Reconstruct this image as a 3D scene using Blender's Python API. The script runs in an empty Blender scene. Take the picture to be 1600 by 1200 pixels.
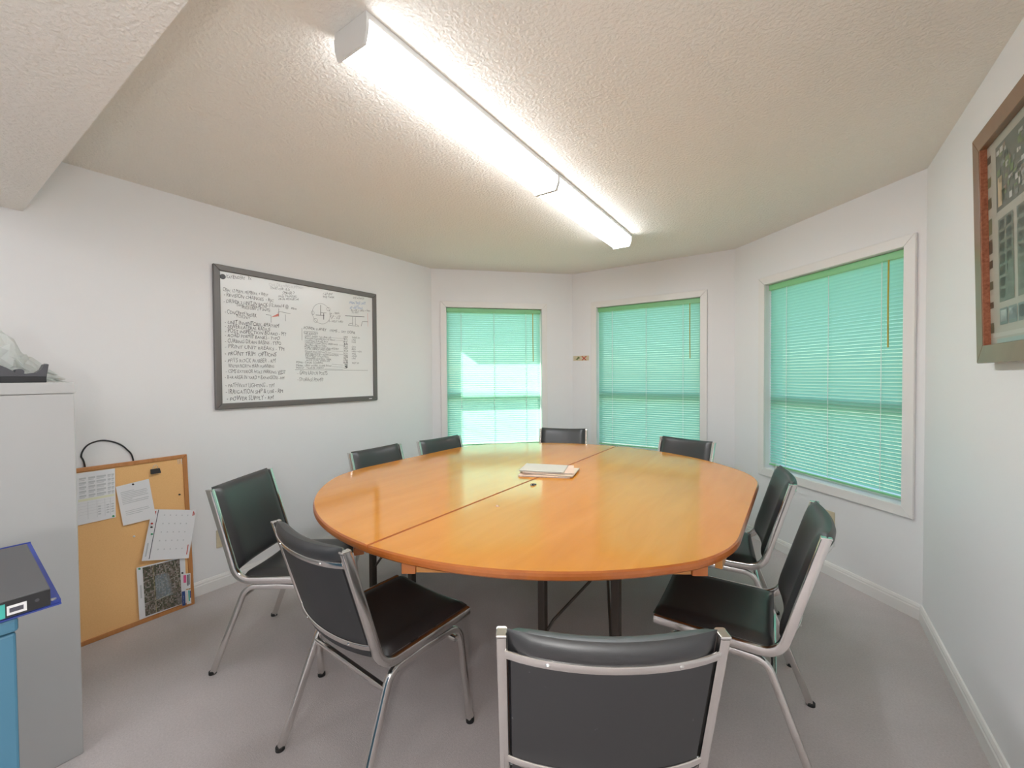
import bpy, bmesh, math, random
from math import sin, cos, pi, radians, sqrt
from mathutils import Vector, Matrix, noise as mnoise

# ------------------------------------------------------------------ camera, sky, sun, exposure
scene = bpy.context.scene
COL = scene.collection
CAM_H = 1.3475
YAW, PITCH, ROLL, FPX = 0.595, 0.0189, -0.0066, 657.85

cam_data = bpy.data.cameras.new('camera')
cam = bpy.data.objects.new('camera', cam_data)
COL.objects.link(cam)
cam_data.sensor_fit = 'HORIZONTAL'
cam_data.sensor_width = 36.0
cam_data.lens = FPX / 1600 * 36.0
cam_data.clip_start = 0.02
_r = Vector((cos(YAW), sin(YAW), 0))
_f0 = Vector((-sin(YAW), cos(YAW), 0))
_f = _f0 * cos(PITCH) - Vector((0, 0, 1)) * sin(PITCH)
_u = _f0 * sin(PITCH) + Vector((0, 0, 1)) * cos(PITCH)
_r2 = _r * cos(ROLL) + _u * sin(ROLL)
_u2 = _u * cos(ROLL) - _r * sin(ROLL)
m = Matrix((_r2, _u2, -_f)).transposed().to_4x4()
m.translation = Vector((0, 0, CAM_H))
cam.matrix_world = m
scene.camera = cam

world = bpy.data.worlds.new('sky')
scene.world = world
world.use_nodes = True
wn = world.node_tree.nodes
wl = world.node_tree.links
bg = wn['Background']
sky = wn.new('ShaderNodeTexSky')
sky.sky_type = 'NISHITA'
sky.sun_disc = False
sky.sun_elevation = radians(46)
sky.sun_rotation = radians(265)
wl.new(sky.outputs[0], bg.inputs[0])
bg.inputs[1].default_value = 0.37

def add_light(name, kind, loc, energy, color=(1, 1, 1), **kw):
    ld = bpy.data.lights.new(name, kind)
    ld.energy = energy
    ld.color = color
    for k, v in kw.items():
        setattr(ld, k, v)
    o = bpy.data.objects.new(name, ld)
    o.location = loc
    COL.objects.link(o)
    return o

SUN_AZ, SUN_EL = radians(187), radians(46)
sun = add_light('sun', 'SUN', (0, 0, 6), 14.0, (1.0, 0.95, 0.86), angle=radians(0.6))
sd = Vector((cos(SUN_AZ) * cos(SUN_EL), sin(SUN_AZ) * cos(SUN_EL), sin(SUN_EL)))
sun.rotation_euler = sd.to_track_quat('Z', 'Y').to_euler()
# the photographer's small flash beside the camera (it throws the beam's shadow onto the ceiling)
flash = add_light('photo_flash', 'POINT', (0.06, -0.23, 1.30), 17.0, (1.0, 0.98, 0.95), shadow_soft_size=0.05)

LENS_POWER = 20.0
scene.view_settings.view_transform = 'Standard'
scene.view_settings.look = 'None'
scene.view_settings.gamma = 1.0
scene.view_settings.exposure = 0.5
scene.view_settings.use_curve_mapping = False

# ------------------------------------------------------------------ materials
def mat(name, color, rough=0.5, metal=0.0, spec=0.5, coat=0.0, coat_rough=0.1, emit=None, emit_strength=0.0, alpha=1.0):
    m = bpy.data.materials.new(name)
    m.use_nodes = True
    b = m.node_tree.nodes['Principled BSDF']
    b.inputs['Base Color'].default_value = (*color, 1)
    b.inputs['Roughness'].default_value = rough
    b.inputs['Metallic'].default_value = metal
    b.inputs['Specular IOR Level'].default_value = spec
    b.inputs['Coat Weight'].default_value = coat
    b.inputs['Coat Roughness'].default_value = coat_rough
    b.inputs['Alpha'].default_value = alpha
    if emit:
        b.inputs['Emission Color'].default_value = (*emit, 1)
        b.inputs['Emission Strength'].default_value = emit_strength
    return m

def nodes(m):
    return m.node_tree.nodes, m.node_tree.links, m.node_tree.nodes['Principled BSDF']

def coords(m, scale=(1, 1, 1), kind='Object'):
    n, l, b = nodes(m)
    tc = n.new('ShaderNodeTexCoord')
    mp = n.new('ShaderNodeMapping')
    mp.inputs['Scale'].default_value = scale
    l.new(tc.outputs[kind], mp.inputs['Vector'])
    return mp.outputs[0]

def noise_color(m, c0, c1, scale, detail=4, pos=(0.35, 0.65), vec=None, rough=0.55):
    n, l, b = nodes(m)
    t = n.new('ShaderNodeTexNoise')
    t.inputs['Scale'].default_value = scale
    t.inputs['Detail'].default_value = detail
    t.inputs['Roughness'].default_value = rough
    if vec is not None:
        l.new(vec, t.inputs['Vector'])
    r = n.new('ShaderNodeValToRGB')
    r.color_ramp.elements[0].color = (*c0, 1)
    r.color_ramp.elements[1].color = (*c1, 1)
    r.color_ramp.elements[0].position, r.color_ramp.elements[1].position = pos
    l.new(t.outputs['Fac'], r.inputs[0])
    l.new(r.outputs[0], b.inputs['Base Color'])
    return t, r

def noise_bump(m, scale, strength, dist=0.01, detail=3, vec=None, ramp=None):
    n, l, b = nodes(m)
    t = n.new('ShaderNodeTexNoise')
    t.inputs['Scale'].default_value = scale
    t.inputs['Detail'].default_value = detail
    if vec is not None:
        l.new(vec, t.inputs['Vector'])
    bp = n.new('ShaderNodeBump')
    bp.inputs['Strength'].default_value = strength
    bp.inputs['Distance'].default_value = dist
    out = t.outputs['Fac']
    if ramp:
        r = n.new('ShaderNodeValToRGB')
        r.color_ramp.elements[0].position, r.color_ramp.elements[1].position = ramp
        l.new(out, r.inputs[0])
        out = r.outputs[0]
    l.new(out, bp.inputs['Height'])
    l.new(bp.outputs[0], b.inputs['Normal'])

M = {}
M['wall'] = mat('wall_paint', (0.81, 0.80, 0.80), 0.55, spec=0.3)
noise_bump(M['wall'], 90, 0.06, 0.004, vec=coords(M['wall']))
M['ceiling'] = mat('stippled_ceiling', (0.86, 0.825, 0.765), 0.9, spec=0.15)
noise_bump(M['ceiling'], 75, 0.45, 0.006, 4, vec=coords(M['ceiling']), ramp=(0.38, 0.66))
M['trim'] = mat('white_trim', (0.80, 0.775, 0.75), 0.35, spec=0.4)
M['carpet'] = mat('carpet', (0.25, 0.22, 0.22), 1.0, spec=0.05)
_v = coords(M['carpet'])
_t, _rp = noise_color(M['carpet'], (0.47, 0.425, 0.42), (0.64, 0.585, 0.58), 130, 6, (0.25, 0.75), _v, 0.8)
n_, l_, b_ = nodes(M['carpet'])
_big = n_.new('ShaderNodeTexNoise'); _big.inputs['Scale'].default_value = 3.0; _big.inputs['Detail'].default_value = 3
l_.new(_v, _big.inputs['Vector'])
_mr = n_.new('ShaderNodeMapRange'); _mr.inputs['To Min'].default_value = 0.86; _mr.inputs['To Max'].default_value = 1.14
l_.new(_big.outputs['Fac'], _mr.inputs['Value'])
_mx = n_.new('ShaderNodeMix'); _mx.data_type = 'RGBA'; _mx.blend_type = 'MULTIPLY'; _mx.inputs['Factor'].default_value = 1
l_.new(_rp.outputs[0], _mx.inputs[6]); l_.new(_mr.outputs[0], _mx.inputs[7]); l_.new(_mx.outputs[2], b_.inputs['Base Color'])
noise_bump(M['carpet'], 260, 0.35, 0.004, 3, vec=_v)

def wood(name, c0, c1, scale=(9, 1.0, 9), coat=0.5, rough=0.3):
    m = mat(name, c0, rough, coat=coat, coat_rough=0.16)
    v = coords(m, scale)
    t, r = noise_color(m, c0, c1, 2.2, 8, (0.3, 0.75), v, 0.6)
    t.inputs['Distortion'].default_value = 0.6
    return m
M['table'] = wood('honey_table_veneer', (0.65, 0.238, 0.020), (0.74, 0.300, 0.034), (5, 0.8, 5), 0.0, 0.11)
nodes(M['table'])[2].inputs['Specular IOR Level'].default_value = 1.0
M['table_edge'] = wood('table_edge_wood', (0.44, 0.115, 0.022), (0.56, 0.18, 0.04), (3, 3, 3), 0.3)
M['table_rail'] = wood('table_rail_wood', (0.55, 0.23, 0.055), (0.66, 0.31, 0.09), (3, 3, 3), 0.1)
M['pine'] = wood('cork_frame_pine', (0.46, 0.185, 0.052), (0.56, 0.25, 0.085), (20, 2, 2), 0.1, 0.5)
M['cork'] = mat('cork', (0.5, 0.27, 0.1), 0.9, spec=0.1)
noise_color(M['cork'], (0.84, 0.48, 0.20), (0.93, 0.57, 0.26), 220, 5, (0.3, 0.7), coords(M['cork']), 0.8)
M['vinyl'] = mat('black_vinyl', (0.018, 0.018, 0.020), 0.42, spec=1.0)
noise_bump(M['vinyl'], 420, 0.10, 0.002, 2, vec=coords(M['vinyl']))
M['vinyl_back'] = mat('black_vinyl_rear_panel', (0.033, 0.032, 0.034), 0.55, spec=0.5)
n_, l_, b_ = nodes(M['vinyl_back'])
_t = n_.new('ShaderNodeTexNoise'); _t.inputs['Scale'].default_value = 28; _t.inputs['Detail'].default_value = 5
l_.new(coords(M['vinyl_back']), _t.inputs['Vector'])
_r2n = n_.new('ShaderNodeValToRGB'); _r2n.color_ramp.elements[0].position = 0.735; _r2n.color_ramp.elements[1].position = 0.78
_r2n.color_ramp.elements[0].color = (0.033, 0.032, 0.034, 1); _r2n.color_ramp.elements[1].color = (0.16, 0.16, 0.165, 1)
l_.new(_t.outputs['Fac'], _r2n.inputs[0]); l_.new(_r2n.outputs[0], b_.inputs['Base Color'])
M['chrome'] = mat('chrome', (0.72, 0.70, 0.68), 0.16, metal=1.0)
M['rubber'] = mat('black_rubber', (0.012, 0.012, 0.012), 0.6)
M['leg_steel'] = mat('brown_steel', (0.055, 0.042, 0.033), 0.4, metal=0.3)
M['lens'] = mat('lit_lens', (0.9, 0.9, 0.9), 0.4, emit=(0.91, 0.955, 1.0), emit_strength=LENS_POWER)
M['lens_fill'] = mat('added_fill_lens', (0.9, 0.9, 0.9), 0.4, emit=(0.93, 0.965, 1.0), emit_strength=LENS_POWER * 0.48)  # weaker glow for the added fill fixtures behind the beam
M['lens_side'] = mat('lit_lens_prismatic_side', (0.9, 0.9, 0.9), 0.4, emit=(0.91, 0.955, 1.0), emit_strength=LENS_POWER * 0.38)
M['white_metal'] = mat('white_enamel', (0.80, 0.80, 0.80), 0.35)
M['board'] = mat('whiteboard_enamel', (0.80, 0.81, 0.80), 0.22, spec=0.5)
M['board_frame'] = mat('grey_board_frame', (0.165, 0.155, 0.148), 0.42, metal=0.25)
M['ink_k'] = mat('marker_black', (0.035, 0.035, 0.04), 0.6)
M['ink_g'] = mat('marker_grey', (0.13, 0.13, 0.135), 0.6)
M['ink_f'] = mat('marker_faint', (0.50, 0.50, 0.50), 0.6)
M['ink_b'] = mat('marker_blue', (0.20, 0.33, 0.58), 0.6)
M['ink_r'] = mat('marker_red', (0.66, 0.22, 0.17), 0.6)
M['paper'] = mat('paper', (0.80, 0.79, 0.80), 0.7, spec=0.2)
M['print'] = mat('grey_print', (0.56, 0.56, 0.57), 0.8)
M['print_dark'] = mat('dark_print', (0.08, 0.08, 0.10), 0.8)
M['highlight'] = mat('yellow_highlighter', (0.77, 0.76, 0.58), 0.8)
M['red'] = mat('red_print', (0.52, 0.06, 0.05), 0.7)
M['pink'] = mat('pink_print', (0.70, 0.10, 0.25), 0.7)
M['navy'] = mat('navy_print', (0.04, 0.08, 0.25), 0.7)
M['teal'] = mat('teal_print', (0.06, 0.45, 0.40), 0.6)
M['green_pin'] = mat('green_pin', (0.02, 0.30, 0.12), 0.4)
M['black'] = mat('black_plastic', (0.015, 0.015, 0.017), 0.45)
M['dark_grey'] = mat('dark_grey_plastic', (0.075, 0.075, 0.085), 0.45)
M['binder_grey'] = mat('grey_binder_cover', (0.10, 0.10, 0.105), 0.55)
M['binder_blue'] = mat('blue_binder_cover', (0.035, 0.065, 0.33), 0.4)
M['blue_metal'] = mat('sky_blue_enamel', (0.075, 0.215, 0.325), 0.4)
M['cabinet'] = mat('grey_cabinet_enamel', (0.49, 0.485, 0.475), 0.45)
M['frame_brown'] = wood('picture_frame_wood', (0.17, 0.085, 0.04), (0.23, 0.12, 0.06), (4, 4, 4), 0.15)
M['frame_liner'] = mat('orange_frame_liner', (0.36, 0.12, 0.05), 0.6)
noise_color(M['frame_liner'], (0.25, 0.07, 0.03), (0.42, 0.15, 0.07), 120, 3, (0.3, 0.7), coords(M['frame_liner']))
M['manila'] = mat('manila_folder', (0.73, 0.59, 0.44), 0.7)
M['manila_pink'] = mat('pinkish_manila_folder', (0.76, 0.55, 0.42), 0.7)
M['manila_pale'] = mat('pale_folder', (0.60, 0.56, 0.48), 0.7)
M['outlet'] = mat('ivory_outlet', (0.62, 0.54, 0.38), 0.4)
M['wand'] = mat('yellow_wand', (0.50, 0.36, 0.04), 0.25)
M['cord_white'] = mat('blind_cord', (0.75, 0.80, 0.76), 0.7)
M['steel'] = mat('steel_wire', (0.55, 0.55, 0.55), 0.3, metal=1.0)
M['sticker'] = mat('sticker_cream', (0.62, 0.54, 0.36), 0.6)
M['sticker_green'] = mat('sticker_green', (0.12, 0.16, 0.05), 0.6)
M['sticker_red'] = mat('sticker_red', (0.55, 0.04, 0.03), 0.6)
M['ground'] = mat('outdoor_lawn', (0.16, 0.18, 0.12), 0.95)
noise_color(M['ground'], (0.13, 0.15, 0.10), (0.20, 0.21, 0.15), 2.0, 5, (0.3, 0.7), coords(M['ground']))

# translucent plastic blind slats
def translucent(name, color, share, rough=0.45):
    m = bpy.data.materials.new(name); m.use_nodes = True
    n, l = m.node_tree.nodes, m.node_tree.links
    b = n['Principled BSDF']; b.inputs['Base Color'].default_value = (*color, 1); b.inputs['Roughness'].default_value = rough
    t = n.new('ShaderNodeBsdfTranslucent'); t.inputs[0].default_value = (*color, 1)
    x = n.new('ShaderNodeMixShader'); x.inputs[0].default_value = share
    l.new(b.outputs[0], x.inputs[1]); l.new(t.outputs[0], x.inputs[2]); l.new(x.outputs[0], n['Material Output'].inputs[0])
    return m
M['slat'] = translucent('green_blind_slat', (0.36, 0.72, 0.56), 0.5)
M['headrail'] = mat('green_headrail', (0.24, 0.58, 0.27), 0.4)
M['bag'] = translucent('crumpled_clear_film', (0.80, 0.82, 0.80), 0.5, 0.25)

def glass_mat():
    m = bpy.data.materials.new('window_glass'); m.use_nodes = True
    n, l = m.node_tree.nodes, m.node_tree.links
    n.remove(n['Principled BSDF'])
    t = n.new('ShaderNodeBsdfTransparent'); t.inputs[0].default_value = (0.95, 0.98, 0.97, 1)
    g = n.new('ShaderNodeBsdfGlossy'); g.inputs['Roughness'].default_value = 0.02
    x = n.new('ShaderNodeMixShader'); x.inputs[0].default_value = 0.06
    l.new(t.outputs[0], x.inputs[1]); l.new(g.outputs[0], x.inputs[2])
    l.new(x.outputs[0], n['Material Output'].inputs[0])
    return m
M['glass'] = glass_mat()

# colours stored per face for the printed aerial photographs
M['aerial'] = mat('printed_aerial_photo', (0.4, 0.4, 0.4), 0.35)
n_, l_, b_ = nodes(M['aerial'])
_at = n_.new('ShaderNodeAttribute'); _at.attribute_name = 'ink'
l_.new(_at.outputs['Color'], b_.inputs['Base Color'])

# ------------------------------------------------------------------ helpers
def link(name, me, parent=None, material=None):
    o = bpy.data.objects.new(name, me)
    COL.objects.link(o)
    if parent is not None:
        o.parent = parent
    if material is not None and me is not None and not me.materials:
        me.materials.append(M[material])
    return o

def tag(o, label, cat, group=None):
    o['label'] = label; o['category'] = cat
    if group: o['group'] = group
    return o

def thing(name, loc=(0, 0, 0), rz=0.0, rot=None):
    o = bpy.data.objects.new(name, None)
    COL.objects.link(o)
    o.location = loc
    o.rotation_euler = rot if rot else (0, 0, rz)
    o.empty_display_size = 0.1
    return o

def struct(o):
    o['kind'] = 'structure'; return o

class MB:
    """collects vertices and faces of ONE mesh"""
    def __init__(s): s.v, s.f = [], []
    def add(s, vs, fs):
        k = len(s.v); s.v += [tuple(p) for p in vs]; s.f += [tuple(i + k for i in q) for q in fs]; return s
    def box(s, x0, x1, y0, y1, z0, z1):
        vs = [(x, y, z) for z in (z0, z1) for y in (y0, y1) for x in (x0, x1)]
        return s.add(vs, [(0, 2, 3, 1), (4, 5, 7, 6), (0, 1, 5, 4), (2, 6, 7, 3), (0, 4, 6, 2), (1, 3, 7, 5)])
    def prism(s, poly, z0, z1):
        n = len(poly)
        return s.add([(x, y, z0) for x, y in poly] + [(x, y, z1) for x, y in poly],
                     [tuple(range(n - 1, -1, -1)), tuple(range(n, 2 * n))] + [(i, (i + 1) % n, n + (i + 1) % n, n + i) for i in range(n)])
    def sweep(s, pts, prof, B, caps=True):
        pts = [Vector(p) for p in pts]; B = Vector(B).normalized(); n = len(prof); k = len(pts); vs = []
        for i, p in enumerate(pts):
            t = (pts[min(i + 1, k - 1)] - pts[max(i - 1, 0)]).normalized()
            b = (B - t * B.dot(t)).normalized(); a = b.cross(t)
            vs += [p + a * q[0] + b * q[1] for q in prof]
        fs = [(i * n + j, i * n + (j + 1) % n, (i + 1) * n + (j + 1) % n, (i + 1) * n + j) for i in range(k - 1) for j in range(n)]
        if caps: fs += [tuple(range(n - 1, -1, -1)), tuple((k - 1) * n + j for j in range(n))]
        return s.add(vs, fs)
    def disc(s, c, ax, r, h, n=14, r2=None):
        c = Vector(c); ax = Vector(ax).normalized(); u = ax.orthogonal().normalized(); w = ax.cross(u); r2 = r if r2 is None else r2
        vs = [c + (u * cos(2 * pi * i / n) + w * sin(2 * pi * i / n)) * r for i in range(n)] + [c + ax * h + (u * cos(2 * pi * i / n) + w * sin(2 * pi * i / n)) * r2 for i in range(n)]
        return s.add(vs, [tuple(range(n - 1, -1, -1)), tuple(range(n, 2 * n))] + [(i, (i + 1) % n, n + (i + 1) % n, n + i) for i in range(n)])
    def mesh(s, name, smooth=False, bevel=0.0, seg=2, angle=None):
        me = bpy.data.meshes.new(name)
        bm = bmesh.new()
        bv = [bm.verts.new(p) for p in s.v]
        for q in s.f:
            try: bm.faces.new([bv[i] for i in q])
            except ValueError: pass
        bmesh.ops.recalc_face_normals(bm, faces=bm.faces)
        if bevel > 0:
            es = [e for e in bm.edges if len(e.link_faces) == 2 and e.calc_face_angle(0) > 0.6]
            bmesh.ops.bevel(bm, geom=es, offset=bevel, segments=seg, profile=0.5, affect='EDGES', clamp_overlap=True)
        bm.to_mesh(me); bm.free()
        if smooth:
            me.polygons.foreach_set('use_smooth', [True] * len(me.polygons))
            if angle: me.set_sharp_from_angle(angle=angle)
        return me
    def obj(s, name, material, parent=None, **kw):
        return link(name, s.mesh(name, **kw), parent, material)

def rr(w, h, r, n=3):
    out = []
    for cx, cy, a0 in ((w / 2 - r, h / 2 - r, 0), (-w / 2 + r, h / 2 - r, pi / 2), (-w / 2 + r, -h / 2 + r, pi), (w / 2 - r, -h / 2 + r, 1.5 * pi)):
        out += [(cx + r * cos(a0 + i * pi / 2 / n), cy + r * sin(a0 + i * pi / 2 / n)) for i in range(n + 1)]
    return out
def circ(r, n=8): return [(r * cos(2 * pi * i / n), r * sin(2 * pi * i / n)) for i in range(n)]
def fillet(pts, rad, n=6):
    pts = [Vector(p) for p in pts]; out = [pts[0]]
    for i in range(1, len(pts) - 1):
        p, a, b = pts[i], (pts[i - 1] - pts[i]).normalized(), (pts[i + 1] - pts[i]).normalized()
        r = rad if not isinstance(rad, (list, tuple)) else rad[i - 1]
        half = a.angle(b) / 2; d = r / math.tan(half)
        c = p + (a + b).normalized() * (r / sin(half)); s0, s1 = p + a * d - c, p + b * d - c
        for k in range(n + 1): out.append(c + s0.normalized().slerp(s1.normalized(), k / n) * r)
    out.append(pts[-1]); return out
def smoothpath(pts, n=6):
    pts = [Vector(p) for p in pts]; out = []
    for i in range(len(pts) - 1):
        p0, p1, p2, p3 = pts[max(i - 1, 0)], pts[i], pts[i + 1], pts[min(i + 2, len(pts) - 1)]
        for k in range(n):
            t = k / n
            out.append(0.5 * ((2 * p1) + (p2 - p0) * t + (2 * p0 - 5 * p1 + 4 * p2 - p3) * t * t + (3 * p1 - p0 - 3 * p2 + p3) * t ** 3))
    out.append(pts[-1]); return out
def copy_tree(o, parent=None):
    c = o.copy(); COL.objects.link(c); c.parent = parent
    for ch in list(o.children): copy_tree(ch, c)
    return c

# ------------------------------------------------------------------ room shell
H, TH = 2.44, 0.16
S = sqrt(0.5)
YB = -4.4
P0 = Vector((-3.0708, 3.0892, 0)); P1 = P0 + Vector((S, S, 0)) * 1.4944
P2 = P1 + Vector((1.5626, 0, 0)); P3 = P2 + Vector((S, -S, 0)) * 1.4465
XL, XR = P0.x, P3.x
E_ = TH * math.tan(radians(22.5))
def poly_out(d):
    k = d * math.tan(radians(22.5))
    return [(XL - d, YB - d), (XR + d, YB - d), (XR + d, P3.y + k), (P2.x + k, P2.y + d), (P1.x - k, P1.y + d), (XL - d, P0.y + k)]
struct(MB().prism(poly_out(0.10), -0.12, 0.0).obj('floor', 'carpet'))
ceil = struct(MB().prism(poly_out(0.62), H, H + 0.14).obj('ceiling', 'ceiling'))
MB().box(XL, XR, -0.08, 0.372, 2.151, H).obj('beam', 'ceiling', ceil)
struct(MB().box(-40, 40, -40, 40, -0.42, -0.30).obj('ground', 'ground'))

# a wall frame: local X along the wall, local Y outwards, room at Y < 0
def wall(name, origin, rz, length, opening=None, m0=True, m1=True):
    e0, e1 = (E_ if m0 else 0), (E_ if m1 else 0)
    mb = MB()
    def blk(a, b, z0, z1):
        oa = a - (e0 if a == 0 else 0); ob = b + (e1 if b == length else 0)
        mb.prism([(a, 0), (b, 0), (ob, TH), (oa, TH)], z0, z1)
    if opening:
        s0, s1, z0, z1 = opening
        blk(0, s0, 0, H); blk(s1, length, 0, H); blk(s0, s1, 0, z0); blk(s0, s1, z1, H)
    else:
        blk(0, length, 0, H)
    o = mb.obj(name, 'wall'); o.location = origin; o.rotation_euler = (0, 0, rz)
    return struct(o)
OPEN = {'A': (0.147, 1.150, 0.603, 2.055), 'B': (0.281, 1.283, 0.603, 2.055), 'C': (0.345, 1.345, 0.603, 2.055)}
wall('wall_left', (XL, YB, 0), pi / 2, P0.y - YB, None, False, True)
wall('wall_bay_left', P0, pi / 4, 1.4944, OPEN['A'])
wall('wall_bay_middle', P1, 0, 1.5626, OPEN['B'])
wall('wall_bay_right', P2, -pi / 4, 1.4465, OPEN['C'])
wall('wall_right', P3, -pi / 2, P3.y - YB, None, True, False)
wall('wall_back', (XR, YB, 0), pi, XR - XL, None, False, False)

def baseboard(name, origin, rz, length, k0, k1):
    # profile with a stepped, rounded top; ends mitred for the 135 degree corners
    prof = [(0, 0), (-0.014, 0), (-0.014, 0.058), (-0.011, 0.064), (-0.011, 0.072), (-0.006, 0.084), (0, 0.086)]
    n = len(prof)
    vs = [(-y * k0, y, z) for y, z in prof] + [(length + y * k1, y, z) for y, z in prof]
    fs = [tuple(range(n)), tuple(range(2 * n - 1, n - 1, -1))] + [(i, (i + 1) % n, n + (i + 1) % n, n + i) for i in range(n)]
    o = MB().add(vs, fs).obj(name, 'trim'); o.location = origin; o.rotation_euler = (0, 0, rz)
    struct(o)
t22 = math.tan(radians(22.5))
baseboard('baseboard_left', (XL, YB, 0), pi / 2, P0.y - YB, 0, t22)
baseboard('baseboard_bay_left', P0, pi / 4, 1.4944, t22, t22)
baseboard('baseboard_bay_middle', P1, 0, 1.5626, t22, t22)
baseboard('baseboard_bay_right', P2, -pi / 4, 1.4465, t22, t22)
baseboard('baseboard_right', P3, -pi / 2, P3.y - YB, t22, 0)

# ------------------------------------------------------------------ windows and blinds
def window(name, origin, rz, op):
    s0, s1, z0, z1 = op
    root = struct(thing(name, origin, rz))
    c, d = 0.060, 0.016
    for nm, x0, x1, a, b, vert in (('casing', s0 - c, s0, z0 - c, z1 + c, 0), ('casing', s1, s1 + c, z0 - c, z1 + c, 1), ('casing', s0 - c, s1 + c, z1, z1 + c, 2), ('casing', s0 - c, s1 + c, z0 - c, z0, 3)):
        if vert == 0: poly = [(x0, a), (x1, z0), (x1, z1), (x0, b)]
        elif vert == 1: poly = [(x0, z0), (x1, a), (x1, b), (x0, z1)]
        elif vert == 2: poly = [(s0, z1), (s1, z1), (x1, b), (x0, b)]
        else: poly = [(x0, a), (x1, a), (s1, z0), (s0, z0)]
        MB().add([(x, -d, z) for x, z in poly] + [(x, 0, z) for x, z in poly], [(0, 1, 2, 3), (7, 6, 5, 4), (0, 4, 5, 1), (1, 5, 6, 2), (2, 6, 7, 3), (3, 7, 4, 0)]).obj(nm, 'trim', root, bevel=0.003)
    ya, yb, t = 0.078, 0.122, 0.026
    zm = (z0 + z1) / 2 - 0.18
    mb = MB()
    mb.box(s0, s0 + t, ya, yb, z0, z1).box(s1 - t, s1, ya, yb, z0, z1).box(s0 + t, s1 - t, ya, yb, z0, z0 + t).box(s0 + t, s1 - t, ya, yb, z1 - t, z1)
    mb.obj('sash_frame', 'trim', root)
    MB().box(s0 + t, s1 - t, ya - 0.005, yb, zm - 0.030, zm + 0.030).obj('meeting_rail', 'trim', root)
    for a, b in ((z0 + t, zm - 0.030), (zm + 0.030, z1 - t)):
        MB().box(s0 + t, s1 - t, 0.098, 0.102, a, b).obj('pane', 'glass', root)
    return root

PITCH_S = 0.0216
def blind(origin, rz, op, ladders, wand_s, label):
    s0, s1, z0, z1 = op
    s0 += 0.007; s1 -= 0.007
    root = thing('window_blind', (origin[0], origin[1], 0), rz)
    tag(root, label, 'blind', 'green blinds in the bay windows')
    Y = 0.042
    MB().box(s0 - 0.003, s1 + 0.003, Y - 0.018, Y + 0.018, z1 - 0.046, z1 - 0.002).obj('headrail', 'headrail', root, bevel=0.003)
    w, n, arc = 0.0213, 4, 0.0018
    tilt = radians(71)
    mb = MB(); vs = []
    for sx in (s0, s1):
        for i in range(n + 1):
            u = (i / n - 0.5) * w; h = arc * (1 - (2 * i / n - 1) ** 2)
            # room-side edge up: local +u goes outwards and down
            vs.append((sx, u * cos(tilt) + h * sin(tilt), -u * sin(tilt) + h * cos(tilt)))
    mb.add(vs, [(i, i + 1, n + 2 + i, n + 1 + i) for i in range(n)])
    me = mb.mesh('slat', smooth=True); me.materials.append(M['slat'])
    z = z1 - 0.046 - 0.012
    zb = z0 + 0.040
    while z > zb:
        o = link('slat', me, root); o.location = (0, Y, z); z -= PITCH_S
    MB().box(s0, s1, Y - 0.012, Y + 0.012, zb - 0.016, zb - 0.004).obj('bottom_rail', 'headrail', root, bevel=0.003)
    for s in ladders:
        mb = MB()
        for dy in (-0.0115, 0.0115):
            mb.box(s - 0.0016, s + 0.0016, Y + dy - 0.0008, Y + dy + 0.0008, zb - 0.004, z1 - 0.036)
        mb.obj('ladder_cord', 'cord_white', root)
    MB().sweep([(wand_s, Y - 0.024, z1 - 0.045), (wand_s, Y - 0.026, z1 - 0.30), (wand_s + 0.002, Y - 0.026, z1 - 0.555)], circ(0.0042, 6), (1, 0, 0)).obj('tilt_wand', 'wand', root)
    return root

window('window_1', P0, pi / 4, OPEN['A']); window('window_2', P1, 0, OPEN['B']); window('window_3', P2, -pi / 4, OPEN['C'])
blind(P0, pi / 4, OPEN['A'], (0.299, 0.644, 0.987), 1.060, 'green slatted blind with a white sunlit patch, beside the whiteboard wall')
blind(P1, 0, OPEN['B'], (0.437, 0.783, 1.127), 1.190, 'green slatted blind in the middle bay window, next to the small arrow sticker')
blind(P2, -pi / 4, OPEN['C'], (0.512, 0.854, 1.196), 1.243, 'green slatted blind in the bay window nearest the framed aerial photo')

# ------------------------------------------------------------------ ceiling lights
def fluorescent(loc, length, label, lens='lens'):
    root = thing('fluorescent_light', loc)
    tag(root, label, 'ceiling light', 'fluorescent fixtures on the ceiling')
    MB().box(-0.080, 0.080, 0, length, -0.020, 0).obj('housing', 'white_metal', root, bevel=0.002)
    prof = [(-0.076, -0.020), (-0.072, -0.050), (-0.060, -0.084), (0.060, -0.084), (0.072, -0.050), (0.076, -0.020)]
    n = len(prof)
    MB().add([(x, 0.006, z) for x, z in prof] + [(x, length - 0.006, z) for x, z in prof],
             [tuple(range(n)), tuple(range(2 * n - 1, n - 1, -1))] + [(i, (i + 1) % n, n + (i + 1) % n, n + i) for i in range(n)]).obj('lens', lens, root)
    lo = root.children[-1]; lo.data.materials.append(M['lens_side'])
    for p in lo.data.polygons:
        if p.normal.z > -0.9: p.material_index = 1
    for y in (0.0, length - 0.010):
        p = [(-0.082, -0.018), (-0.079, -0.056), (-0.066, -0.092), (0.066, -0.092), (0.079, -0.056), (0.082, -0.018)]
        MB().add([(x, y, z) for x, z in p] + [(x, y + 0.010, z) for x, z in p],
                 [tuple(range(n)), tuple(range(2 * n - 1, n - 1, -1))] + [(i, (i + 1) % n, n + (i + 1) % n, n + i) for i in range(n)]).obj('end_cap', 'white_metal', root)
    return root
fluorescent((-1.147, 0.815, H), 1.222, 'long lit fluorescent ceiling fixture, the one nearer the dropped beam')
fluorescent((-1.147, 2.040, H), 1.205, 'long lit fluorescent ceiling fixture, the one nearer the bay windows')
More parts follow.
